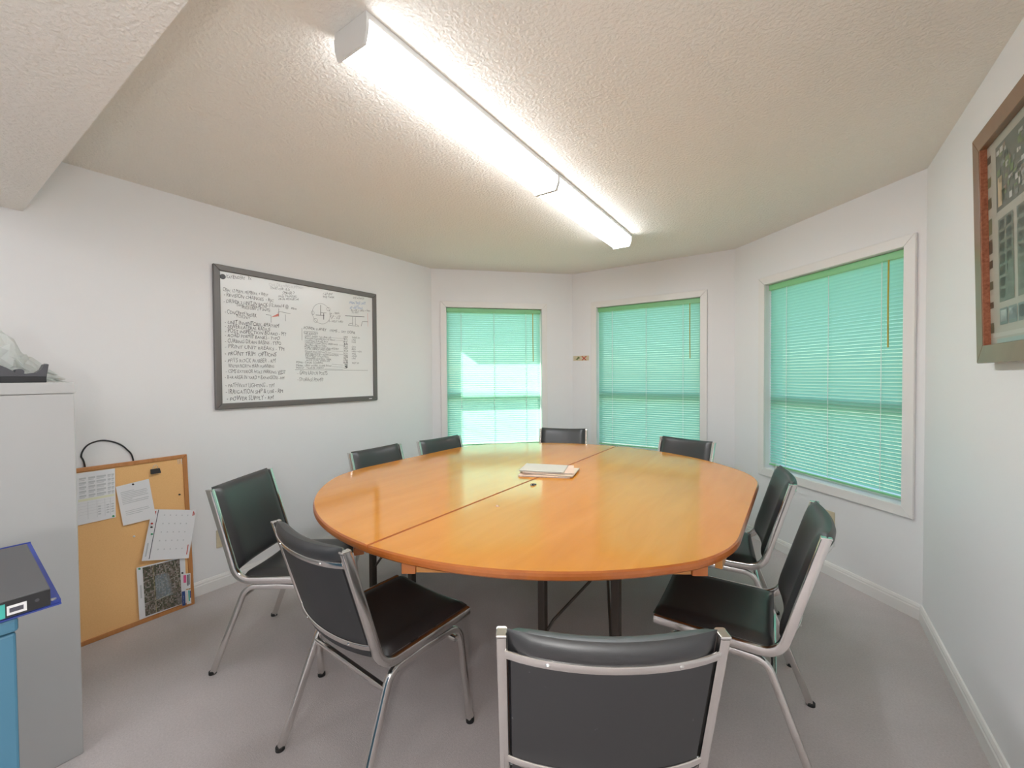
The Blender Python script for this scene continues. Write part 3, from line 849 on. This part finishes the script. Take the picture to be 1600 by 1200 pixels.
for r in range(5):
    for c, (a, w) in enumerate(((0.36, 0.12), (0.52, 0.12), (0.66, 0.17), (0.86, 0.06), (0.93, 0.05))):
        rects.append((a, 0.10 + r * 0.085, a + w, 0.135 + r * 0.085))
        rects.append((a, 0.145 + r * 0.085, a + w * 0.8, 0.160 + r * 0.085))
mk('printed_rows', 'print', rects)
mk('highlighted_row', 'highlight', [(0.34, 0.515, 0.98, 0.56)], 0.0005)
mk('printed_rows', 'print', [(0.34 + 0.001, 0.60 + k * 0.055, 0.97, 0.603 + k * 0.055) for k in range(5)] + [(a, 0.58, a + 0.006, 0.92) for a in (0.50, 0.66, 0.80, 0.90)] + [(a, 0.70 + k * 0.05, a + 0.05, 0.725 + k * 0.05) for a in (0.68, 0.83, 0.92) for k in range(4)])
o, mk = sheet('typed_letter', [(0.6704, 0.7676), (0.8096, 0.7827), (0.8321, 0.5581), (0.6918, 0.5536)], 0.003, 0.008, 'small white typed letter hanging tilted from a dark pin', 'paper', group=G_)
mk('printed_lines', 'print', [(0.10, 0.17 + k * 0.042, 0.10 + w, 0.186 + k * 0.042) for k, w in enumerate((0.4, 0.78, 0.8, 0.76, 0.8, 0.3, 0.8, 0.78))] + [(0.14, 0.66 + k * 0.045, 0.14 + w, 0.674 + k * 0.045) for k, w in enumerate((0.7, 0.72, 0.5))])
o, mk = sheet('wall_calendar', [(0.8161, 0.6105), (1.0257, 0.5497), (0.9705, 0.282), (0.7587, 0.3413)], 0.008, 0.012, 'white monthly calendar page hanging slanted over the corkboard frame', 'calendar', group=G_)
mk('binding_strip', 'print_dark', [(0.135, 0.01, 0.150, 0.97)])
mk('day_numbers', 'print', [(0.28 + c * 0.13, 0.10 + r * 0.17, 0.305 + c * 0.13, 0.125 + r * 0.17) for c in range(5) for r in range(5)])
mk('red_print', 'red', [(0.07, 0.04, 0.10, 0.12), (0.92, 0.03, 0.945, 0.12), (0.95, 0.05, 0.965, 0.11), (0.93, 0.72, 0.95, 0.92)])
mk('caption', 'print', [(0.045, 0.66, 0.075, 0.92)])

def ink_quads(name, parent, quads, y=-0.001):
    """one printed picture: coloured patches in the picture plane (x, z)"""
    vs, fs, cs = [], [], []
    for k, (poly, c) in enumerate(quads):
        b = len(vs); vs += [(x, y - 0.00002 * min(k, 40), z) for x, z in poly]; fs.append(tuple(range(b, b + len(poly)))); cs.append((c, len(poly)))
    me = bpy.data.meshes.new(name); me.from_pydata(vs, [], fs)
    ca = me.color_attributes.new('ink', 'FLOAT_COLOR', 'CORNER'); i = 0
    for c, n in cs:
        for _ in range(n): ca.data[i].color = (*c, 1); i += 1
    return link(name, me, parent, 'aerial')
mapq = [(0.7377, 0.3106), (0.9581, 0.2951), (0.9531, 0.0269), (0.7392, 0.0277)]
o, mk = sheet('aerial_map_print', mapq, 0.006, 0.0, 'aerial town map print with white margins pinned low on the corkboard', 'map', group=G_)
pq = [(0.7627, 0.3022), (0.9308, 0.2910), (0.9315, 0.0300), (0.7652, 0.0355)]
def Q4(a0, b0, a1, b1): return [tuple(bilerp(pq, a, b)) for a, b in ((a0, b0), (a1, b0), (a1, b1), (a0, b1))]
r2 = random.Random(11); quads = [(Q4(0, 0, 1, 1), (0.13, 0.115, 0.085))]
for i in range(26):
    for j in range(34):
        a, b = i / 26, j / 34
        inside = 0.28 < a < 0.66 + 0.2 * (b - .3) and 0.22 < b < 0.72
        c = r2.choice([(0.10, 0.10, 0.06), (0.22, 0.17, 0.14), (0.30, 0.25, 0.22), (0.07, 0.08, 0.05), (0.16, 0.13, 0.10), (0.38, 0.34, 0.31)]) if not inside else r2.choice([(0.30, 0.34, 0.37), (0.22, 0.26, 0.29), (0.36, 0.38, 0.39), (0.26, 0.28, 0.28)])
        quads.append((Q4(a, b, a + 0.034, b + 0.026), c))
def road(a0, b0, a1, b1, w, c):
    p, q = Vector((a0, b0)), Vector((a1, b1)); t = (q - p).normalized(); nn = Vector((-t.y, t.x)) * w / 2
    quads.append(([tuple(bilerp(pq, v.x, v.y)) for v in (p - nn, q - nn, q + nn, p + nn)], c))
road(0.26, 0, 0.29, 1, 0.024, (0.50, 0.43, 0.24)); road(0.55, 0, 0.80, 0.82, 0.05, (0.45, 0.40, 0.33)); road(0.60, 0.30, 0.98, 0.98, 0.10, (0.36, 0.33, 0.31))
road(0.84, 0, 0.97, 0.6, 0.024, (0.46, 0.42, 0.33)); road(0.28, 0.76, 0.78, 0.68, 0.022, (0.50, 0.46, 0.38)); road(0.66, 0.40, 0.90, 0.36, 0.02, (0.46, 0.42, 0.36)); road(0, 0.30, 0.26, 0.27, 0.016, (0.42, 0.38, 0.33)); road(0, 0.55, 0.28, 0.52, 0.016, (0.42, 0.38, 0.33)); road(0, 0.74, 0.28, 0.71, 0.016, (0.42, 0.38, 0.33)); road(0.10, 0.72, 0.13, 1, 0.014, (0.42, 0.38, 0.33)); road(0.47, 0.74, 0.46, 0.98, 0.014, (0.42, 0.38, 0.33))
ink_quads('map_picture', o, quads, -0.0075)
mk('caption', 'print', [(0.045, 0.35, 0.075, 0.6)], 0.0009)
for nm, q, lab, bits in (('business_card', [(0.9447, 0.1966), (0.9791, 0.1900), (0.9752, 0.1020), (0.9421, 0.1085)], 'white business card with a pink block tucked by the map print', (('pink', (0.0, 0.08, 0.38, 0.58)), ('print_dark', (0.55, 0.08, 0.70, 0.80)), ('print_dark', (0.76, 0.05, 0.88, 0.75)))),
                         ('business_card', [(0.9324, 0.0996), (0.9478, 0.0975), (0.9472, 0.0150), (0.9318, 0.0170)], 'narrow navy business card at the map print corner', (('navy', (0.0, 0.0, 1.0, 1.0)), ('paper', (0.40, 0.25, 0.55, 0.85)))),
                         ('business_card', [(0.9520, 0.1000), (0.9762, 0.0961), (0.9755, 0.0130), (0.9536, 0.0159)], 'white and teal business card at the bottom frame corner of the corkboard', (('teal', (0.45, 0.05, 0.75, 0.80)), ('navy', (0.78, 0.10, 0.98, 0.60)), ('highlight', (0.2, 0.3, 0.4, 0.95))))):
    o, mk = sheet(nm, q, 0.0095, 0.0, lab, 'card', group='cards on the corkboard')
    for mt, rct in bits: mk('printed_block', mt, [rct])
for (x, z), mt, off, lab in (((0.7405, 0.7662), 'black', 0.004, 'dark pin holding the tilted typed letter'), ((0.6547, 0.6156), 'green_pin', 0.003, 'green pin at the corner of the table printout'), ((0.9496, 0.6606), 'black', -0.004, 'dark pin alone on the bare cork near the frame'),
                        ((0.8110, 0.5316), 'red', 0.012, 'dark red pin on the calendar edge'), ((0.8085, 0.5120), 'black', 0.012, 'black pin on the calendar edge below the red one'), ((0.8086, 0.4735), 'green_pin', 0.012, 'green pin on the calendar edge'),
                        ((0.7490, 0.3015), 'green_pin', 0.007, 'green pin at the corner of the aerial map print'), ((0.9399, 0.2050), 'black', 0.007, 'dark pin on the white margin of the aerial map print'), ((0.7361, 0.4821), 'paper', -0.004, 'white pin alone in the middle of the cork')):
    p = board_thing('push_pin', off); p.location = p.location + Vector((0, 1, 0)) * x + CE * z
    tag(p, lab, 'pin', 'pins in the corkboard')
    MB().disc((0, 0, 0), (0, -1, 0), 0.0050, 0.003, 10, 0.0036).obj('pin_base', mt, p)
    MB().disc((0, -0.003, 0), (0, -1, 0), 0.0032, 0.006, 10, 0.0040).obj('pin_head', mt, p)
bc = board_thing('binder_clip', 0.0); bc.location = bc.location + Vector((0, 0.842, 0)) + CE * 0.822
tag(bc, 'black binder clip hung on the cork near the top frame', 'clip')
MB().add([(-0.022, 0.003, 0.012), (0.022, 0.003, 0.012), (0.022, -0.016, -0.016), (-0.022, -0.016, -0.016), (-0.022, 0.003, -0.016), (0.022, 0.003, -0.016)], [(0, 1, 2, 3), (3, 2, 5, 4), (0, 4, 5, 1), (0, 3, 4), (1, 5, 2)]).obj('clip_body', 'black', bc, bevel=0.0015)
MB().sweep(smoothpath([(-0.010, 0.0, 0.011), (-0.011, -0.003, 0.020), (-0.004, -0.004, 0.032), (0.004, -0.004, 0.032), (0.011, -0.003, 0.020), (0.010, 0.0, 0.011)], 4), circ(0.0011, 5), (0, 1, 0)).obj('clip_handle', 'steel', bc)
for x, z, lab in ((0.955, 0.860, 'small steel paper clip in the top corkboard corner, clear of the side frame'), (0.971, 0.856, 'small steel paper clip in the top corner of the corkboard, touching the side frame')):
    pc = board_thing('paper_clip', -0.002); pc.location = pc.location + Vector((0, x, 0)) + CE * z
    tag(pc, lab, 'clip', 'paper clips in the corkboard corner')
    MB().sweep(smoothpath([(-0.003, 0, -0.004), (-0.003, 0, 0.014), (0.003, 0, 0.014), (0.003, 0, -0.014), (-0.004, 0, -0.014), (-0.0045, 0, 0.010)], 4), circ(0.0009, 5), (0, 1, 0)).obj('wire', 'steel', pc)

cd = MB().sweep(smoothpath([(XL + 0.0046, y, z) for y, z in ((0.575, 0.70), (0.5594, 0.8989), (0.5478, 0.9491), (0.5639, 0.9916), (0.5931, 1.0127), (0.6362, 1.0178), (0.6885, 0.9956), (0.7258, 0.9576), (0.7523, 0.8964), (0.758, 0.72))], 6), circ(0.0038, 8), (1, 0, 0)).obj('power_cord', 'black', smooth=True)
# the cord hangs behind the board against the wall
tag(cd, 'black cord looping up over the top of the corkboard', 'cord')

# ------------------------------------------------------------------ tall grey cabinet, tape dispenser, crumpled film
fc = thing('file_cabinet', (-2.12, 0.366, 0))
tag(fc, 'tall plain grey metal cabinet standing in front of the corkboard', 'cabinet')
MB().box(-0.70, 0, -0.46, 0, 0.0, 1.296).obj('body', 'cabinet', fc, bevel=0.004)
MB().box(-0.702, 0.002, -0.462, 0.002, 1.2965, 1.336).obj('top_cap', 'cabinet', fc, bevel=0.003)
for k in range(4):
    d = MB().box(-0.68, -0.02, -0.478, -0.461, 0.06 + k * 0.308, 0.355 + k * 0.308).obj('drawer', 'cabinet', fc, bevel=0.004)
    MB().box(-0.42, -0.28, -0.490, -0.478, 0.20 + k * 0.308, 0.225 + k * 0.308).obj('handle', 'steel', d, bevel=0.003)

td = thing('tape_dispenser', (-2.20, 0.306, 1.336), pi / 2)
tag(td, 'dark grey tape dispenser on top of the tall grey cabinet', 'tape dispenser')
# side profile in local x (towards +y world), z up
prof = [(0, 0), (0.003, 0.028), (0.008, 0.064), (-0.002, 0.064), (-0.010, 0.045), (-0.022, 0.034), (-0.045, 0.030), (-0.070, 0.036), (-0.088, 0.050), (-0.105, 0.060), (-0.125, 0.063), (-0.145, 0.055), (-0.158, 0.036), (-0.160, 0)]
n = len(prof); w2 = 0.028
MB().add([(x, -w2, z) for x, z in prof] + [(x, w2, z) for x, z in prof], [tuple(range(n)), tuple(range(2 * n - 1, n - 1, -1))] + [(i, (i + 1) % n, n + (i + 1) % n, n + i) for i in range(n)]).obj('shell', 'dark_grey', td, bevel=0.002)
MB().box(-0.161, 0.001, -w2 - 0.002, w2 + 0.002, 0, 0.021).obj('weighted_base', 'black', td, bevel=0.002)
MB().disc((-0.060, -w2 - 0.003, 0.036), (0, 1, 0), 0.0105, 2 * w2 + 0.006, 18).obj('hub', 'dark_grey', td)
MB().box(0.000, 0.006, -0.012, 0.012, 0.058, 0.067).obj('cutter', 'steel', td)

bag = bmesh.new()
bmesh.ops.create_icosphere(bag, subdivisions=4, radius=1)
r3 = random.Random(5)
dirs = [(Vector((r3.gauss(0, 1), r3.gauss(0, 1), r3.gauss(0, 1))).normalized(), r3.uniform(3, 9), r3.uniform(0, 6)) for _ in range(14)]
for v in bag.verts:
    p = v.co.copy(); d = sum(abs(sin(p.dot(q) * fq + ph)) for q, fq, ph in dirs) / len(dirs)
    k = 0.55 + 0.7 * d
    q = p * 3.2
    cr1 = mnoise.noise(q) * 0.30 + mnoise.noise(q * 2.7) * 0.22
    k *= 1 + cr1
    x, y = p.x * 0.085 * k, p.y * 0.150 * k
    z = max(0.0, 0.040 + p.z * 0.110 * k) * (1.0 if y < 0 else max(0.20, 1 - 5.2 * y)) * (1 + 0.5 * mnoise.noise(Vector((x, y, 0)) * 34))
    v.co = (x, y, z)
me = bpy.data.meshes.new('plastic_bag'); bag.to_mesh(me); bag.free()
bo = link('plastic_bag', me, None, 'bag'); bo.location = (-2.34, 0.215, 1.336)
tag(bo, 'crumpled clear plastic film lying behind the tape dispenser', 'plastic bag')

# ------------------------------------------------------------------ blue cabinet with two binders
bcab = thing('blue_cabinet', (-1.212, 0.124, 0))
tag(bcab, 'low sky-blue metal cabinet carrying two binders', 'cabinet')
MB().box(-0.46, 0, -0.46, 0, 0.0, 0.872).obj('body', 'blue_metal', bcab, bevel=0.004)
MB().box(-0.463, 0.003, -0.463, 0.003, 0.8745, 0.900).obj('top_cap', 'blue_metal', bcab, bevel=0.005)
for k in range(3):
    d = MB().box(-0.44, -0.02, -0.476, -0.461, 0.05 + k * 0.27, 0.31 + k * 0.27).obj('drawer', 'blue_metal', bcab, bevel=0.004)
    MB().box(-0.29, -0.17, -0.487, -0.476, 0.18 + k * 0.27, 0.20 + k * 0.27).obj('handle', 'steel', d, bevel=0.003)
bb = thing('ring_binder', (-1.215, 0.183, 0.900)); tag(bb, 'blue ring binder lying under the grey one on the blue cabinet', 'binder', 'binders on the blue cabinet')
# wedge: spine at the far side, opening edge towards the room
def slab(xa, xb, y0, y1, za0, zb0, t): # sloped board from (xa, za0) to (xb, zb0)
    vs = [(xa, y0, za0), (xb, y0, zb0), (xb, y1, zb0), (xa, y1, za0), (xa, y0, za0 + t), (xb, y0, zb0 + t), (xb, y1, zb0 + t), (xa, y1, za0 + t)]
    return MB().add(vs, [(3, 2, 1, 0), (4, 5, 6, 7), (0, 1, 5, 4), (1, 2, 6, 5), (2, 3, 7, 6), (3, 0, 4, 7)])
slab(-0.315, 0.005, -0.30, 0.0, 0.0, 0.0, 0.003).obj('lower_cover', 'binder_blue', bb)
slab(-0.315, 0.0, -0.30, 0.0, 0.050, 0.006, 0.003).obj('upper_cover', 'binder_blue', bb)
MB().box(-0.318, -0.314, -0.30, 0.0, 0.0, 0.055).obj('spine', 'binder_blue', bb)
slab(-0.30, -0.11, -0.285, -0.012, 0.004, 0.004, 0.014).obj('page_block', 'paper', bb)
MB().box(-0.003, 0.0, -0.30, 0.0, 0.003, 0.006).obj('fore_edge', 'binder_blue', bb)
MB().disc((-0.006, -0.010, 0.0095), (0, 0, 1), 0.005, 0.002, 10).obj('corner_rivet', 'steel', bb)
gb = thing('ring_binder', (-1.190, 0.166, 0.900)); tag(gb, 'dark grey binder with a white and teal spine label lying on the blue binder', 'binder', 'binders on the blue cabinet')
slab(-0.245, 0.0, -0.29, 0.0, 0.0460, 0.0125, 0.032).obj('cover', 'binder_grey', gb, bevel=0.002)
MB().box(0.0, 0.003, -0.289, -0.001, 0.0135, 0.0435).obj('spine', 'black', gb)
MB().box(0.003, 0.0038, -0.055, -0.031, 0.0175, 0.0345).obj('spine_label', 'paper', gb)
MB().box(0.0038, 0.0042, -0.052, -0.035, 0.022, 0.030).obj('label_print', 'print_dark', gb)
MB().box(0.003, 0.0038, -0.086, -0.057, 0.0145, 0.0400).obj('teal_label', 'teal', gb)
MB().disc((0.003, -0.018, 0.030), (1, 0, 0), 0.003, 0.0008, 10).obj('finger_hole', 'dark_grey', gb)

# ------------------------------------------------------------------ things on the table
FG = 'manila folders stacked across the table seam'
def folder(z, cx, cy, rot, w, d, mt, lab, name='file_folder'):
    o = thing(name, (cx, cy, z), radians(rot)); tag(o, lab, 'folder', FG)
    MB().box(-w / 2, w / 2, -d / 2, d / 2, 0, 0.0012).obj('back_leaf', mt, o)
    MB().box(-w / 2 + 0.006, w / 2 - 0.012, -d / 2 + 0.006, d / 2 - 0.012, 0.0012, 0.0052).obj('papers', 'paper', o)
    MB().box(-w / 2, w / 2, -d / 2, d / 2 - 0.010, 0.0052, 0.0064).obj('front_leaf', mt, o)
    MB().box(-0.02, 0.08, d / 2, d / 2 + 0.010, 0, 0.0012).obj('tab', mt, o)
folder(TZ, -1.250, 2.205, 23, 0.30, 0.235, 'manila_pink', 'pinkish manila folder at the bottom of the stack on the table')
folder(TZ + 0.0066, -1.228, 2.238, 15, 0.30, 0.235, 'manila', 'manila folder in the middle of the stack on the table')
folder(TZ + 0.0132, -1.250, 2.245, 26, 0.30, 0.235, 'manila_pink', 'manila folder near the top of the stack, under the pale top one')
folder(TZ + 0.0198, -1.275, 2.228, 19, 0.265, 0.215, 'manila_pale', 'pale manila folder on the very top of the stack')
tc = thing('binder_clip', (-1.168, 1.915, TZ), radians(40)); tag(tc, 'small dark binder clip lying on the table beside the folder stack', 'clip')
MB().add([(-0.010, -0.006, 0), (0.010, -0.006, 0), (0.010, 0.006, 0), (-0.010, 0.006, 0), (-0.010, 0, 0.011), (0.010, 0, 0.011)], [(3, 2, 1, 0), (0, 1, 5, 4), (2, 3, 4, 5), (0, 4, 3), (1, 2, 5)]).obj('clip_body', 'black', tc, bevel=0.001)
MB().sweep(smoothpath([(0.006, -0.003, 0.008), (0.008, -0.014, 0.004), (0.0, -0.020, 0.0025), (-0.008, -0.014, 0.004), (-0.006, -0.003, 0.008)], 4), circ(0.001, 5), (0, 0, 1)).obj('clip_handle', 'steel', tc)
MB().disc((0.016, 0.010, 0), (0, 0, 1), 0.006, 0.006, 10).obj('clip_end', 'dark_grey', tc)
cr = MB().add([(-0.007, -0.004, 0.0), (0.006, -0.005, 0.0), (0.008, 0.004, 0.0), (-0.005, 0.006, 0.0), (-0.002, 0.001, 0.007), (0.003, 0.0, 0.006)], [(3, 2, 1, 0), (0, 1, 5, 4), (1, 2, 5), (2, 3, 4, 5), (3, 0, 4)]).obj('paper_scrap', 'manila_pink')
cr.location = (-1.114, 1.521, TZ); tag(cr, 'tiny pinkish paper scrap on the bare table near the seam', 'scrap')

# ------------------------------------------------------------------ framed aerial photograph on the right wall
# local X runs along the wall towards the room's back (-y world), local Y into the wall, Z up
ang = math.atan2(0.019, 0.78)
pf = thing('framed_photo', (XR - 0.004, 2.162, 1.381)); 
pf.rotation_euler = (0, 0, 0)
pf.matrix_world = Matrix.Translation((XR - 0.0435, 2.162, 1.381)) @ Matrix.Rotation(-pi / 2, 4, 'Z') @ Matrix.Rotation(ang, 4, 'X')
tag(pf, 'large aerial photograph of a housing park in a deep brown wooden frame', 'picture')
FW, FH, fb, dp = 1.15, 0.783, 0.060, 0.040
for pl in ([(0, 0), (fb, fb), (fb, FH - fb), (0, FH)], [(FW, 0), (FW, FH), (FW - fb, FH - fb), (FW - fb, fb)], [(0, FH), (fb, FH - fb), (FW - fb, FH - fb), (FW, FH)], [(0, 0), (FW, 0), (FW - fb, fb), (fb, fb)]):
    MB().add([(x, 0, z) for x, z in pl] + [(x, dp, z) for x, z in pl], [(0, 1, 2, 3), (7, 6, 5, 4), (0, 4, 5, 1), (1, 5, 6, 2), (2, 6, 7, 3), (3, 7, 4, 0)]).obj('frame_member', 'frame_brown', pf, bevel=0.002)
for x0, x1, z0, z1 in ((fb - 0.001, fb + 0.006, fb, FH - fb), (FW - fb - 0.006, FW - fb + 0.001, fb, FH - fb)):
    MB().box(x0, x1, 0.002, 0.020, z0, z1).obj('liner', 'frame_liner', pf)
MB().box(fb, FW - fb, 0.0195, 0.0235, fb - 0.004, FH - fb + 0.004).obj('backing', 'paper', pf)
r4 = random.Random(21); quads = []
x0, z0, pw, phh = fb, fb, FW - 2 * fb, FH - 2 * fb
def R4(a0, b0, a1, b1, c): quads.append(([(x0 + pw * a, z0 + phh * (1 - b)) for a, b in ((a0, b0), (a1, b0), (a1, b1), (a0, b1))], c))
R4(0, 0, 1, 1, (0.36, 0.35, 0.29))                                      # pale streets
for k in range(9): R4(0.004, 0.05 + k * 0.105, 0.035, 0.05 + k * 0.105 + r4.uniform(0.03, 0.08), r4.choice([(0.10, 0.10, 0.06), (0.15, 0.16, 0.09), (0.07, 0.06, 0.04)]))
R4(0.075, 0.045, 0.98, 0.36, (0.115, 0.125, 0.10))                         # dark wooded block
for k in range(240):
    a, b = r4.uniform(0.08, 0.95), r4.uniform(0.05, 0.33)
    R4(a, b, a + r4.uniform(0.008, 0.03), b + r4.uniform(0.01, 0.03), r4.choice([(0.07, 0.085, 0.06), (0.19, 0.20, 0.18), (0.33, 0.34, 0.31), (0.14, 0.19, 0.09), (0.45, 0.45, 0.42), (0.22, 0.17, 0.12)]))
R4(0.09, 0.20, 0.12, 0.34, (0.46, 0.36, 0.22))
for col in range(7):
    a = 0.085 + col * 0.135
    R4(a, 0.40, a + 0.11, 0.80, (0.15, 0.17, 0.13))
    for row in range(7):
        for s in range(2):
            R4(a + 0.008 + s * 0.052, 0.41 + row * 0.055, a + 0.048 + s * 0.052, 0.452 + row * 0.055, r4.choice([(0.42, 0.47, 0.44), (0.36, 0.41, 0.39), (0.47, 0.49, 0.46), (0.30, 0.35, 0.33)]))
for col in range(14):
    a = 0.085 + col * 0.066
    R4(a, 0.83, a + 0.058, 0.91, (0.16, 0.20, 0.18)); R4(a + 0.006, 0.84, a + 0.050, 0.895, r4.choice([(0.40, 0.46, 0.44), (0.34, 0.41, 0.40)]))
R4(0.03, 0.945, 1, 0.965, (0.43, 0.43, 0.38)); R4(0.06, 0.975, 1, 0.995, (0.28, 0.36, 0.33))
ink_quads('photo_print', pf, quads, 0.0188)

# ------------------------------------------------------------------ outlets and sticker on the walls
def outlet(origin, rz, s, z, lab):
    o = thing('wall_outlet', origin, rz); o.location = Vector(origin) + Matrix.Rotation(rz, 3, 'Z') @ Vector((s, 0, z))
    tag(o, lab, 'outlet', 'ivory wall outlets')
    MB().box(-0.035, 0.035, -0.006, 0, -0.057, 0.057).obj('cover_plate', 'outlet', o, bevel=0.002)
    for dz in (-0.020, 0.020):
        MB().box(-0.016, 0.016, -0.008, -0.006, dz - 0.013, dz + 0.013).obj('socket', 'outlet', o, bevel=0.001)
outlet((XL, 0, 0), pi / 2, 1.185, 0.315, 'ivory wall outlet behind the chair beside the corkboard')
outlet(P2, -pi / 4, 0.905, 0.375, 'ivory wall outlet under the bay window blind, behind the drawn-out chair')

st = thing('wall_sticker', (P1.x + 0.012, P1.y, 1.507)); tag(st, 'small cream sticker with a dark arrow and a red cross beside the middle blind', 'sticker')
MB().box(0, 0.180, -0.0015, 0, 0, 0.052).obj('backing', 'sticker', st)
MB().add([(x, -0.0019, z) for x, z in ((0.012, 0.024), (0.034, 0.018), (0.052, 0.034), (0.046, 0.040), (0.070, 0.042), (0.078, 0.022), (0.068, 0.026), (0.046, 0.008), (0.036, 0.012))], [tuple(range(9))]).obj('arrow', 'sticker_green', st)
for sx in (-1, 1):
    MB().add([(0.125 + sx * dx, -0.0019, 0.026 + dz) for dx, dz in ((-0.030, -0.022), (-0.018, -0.024), (0.030, 0.018), (0.022, 0.024))], [(0, 1, 2, 3)]).obj('cross_stroke', 'sticker_red', st)
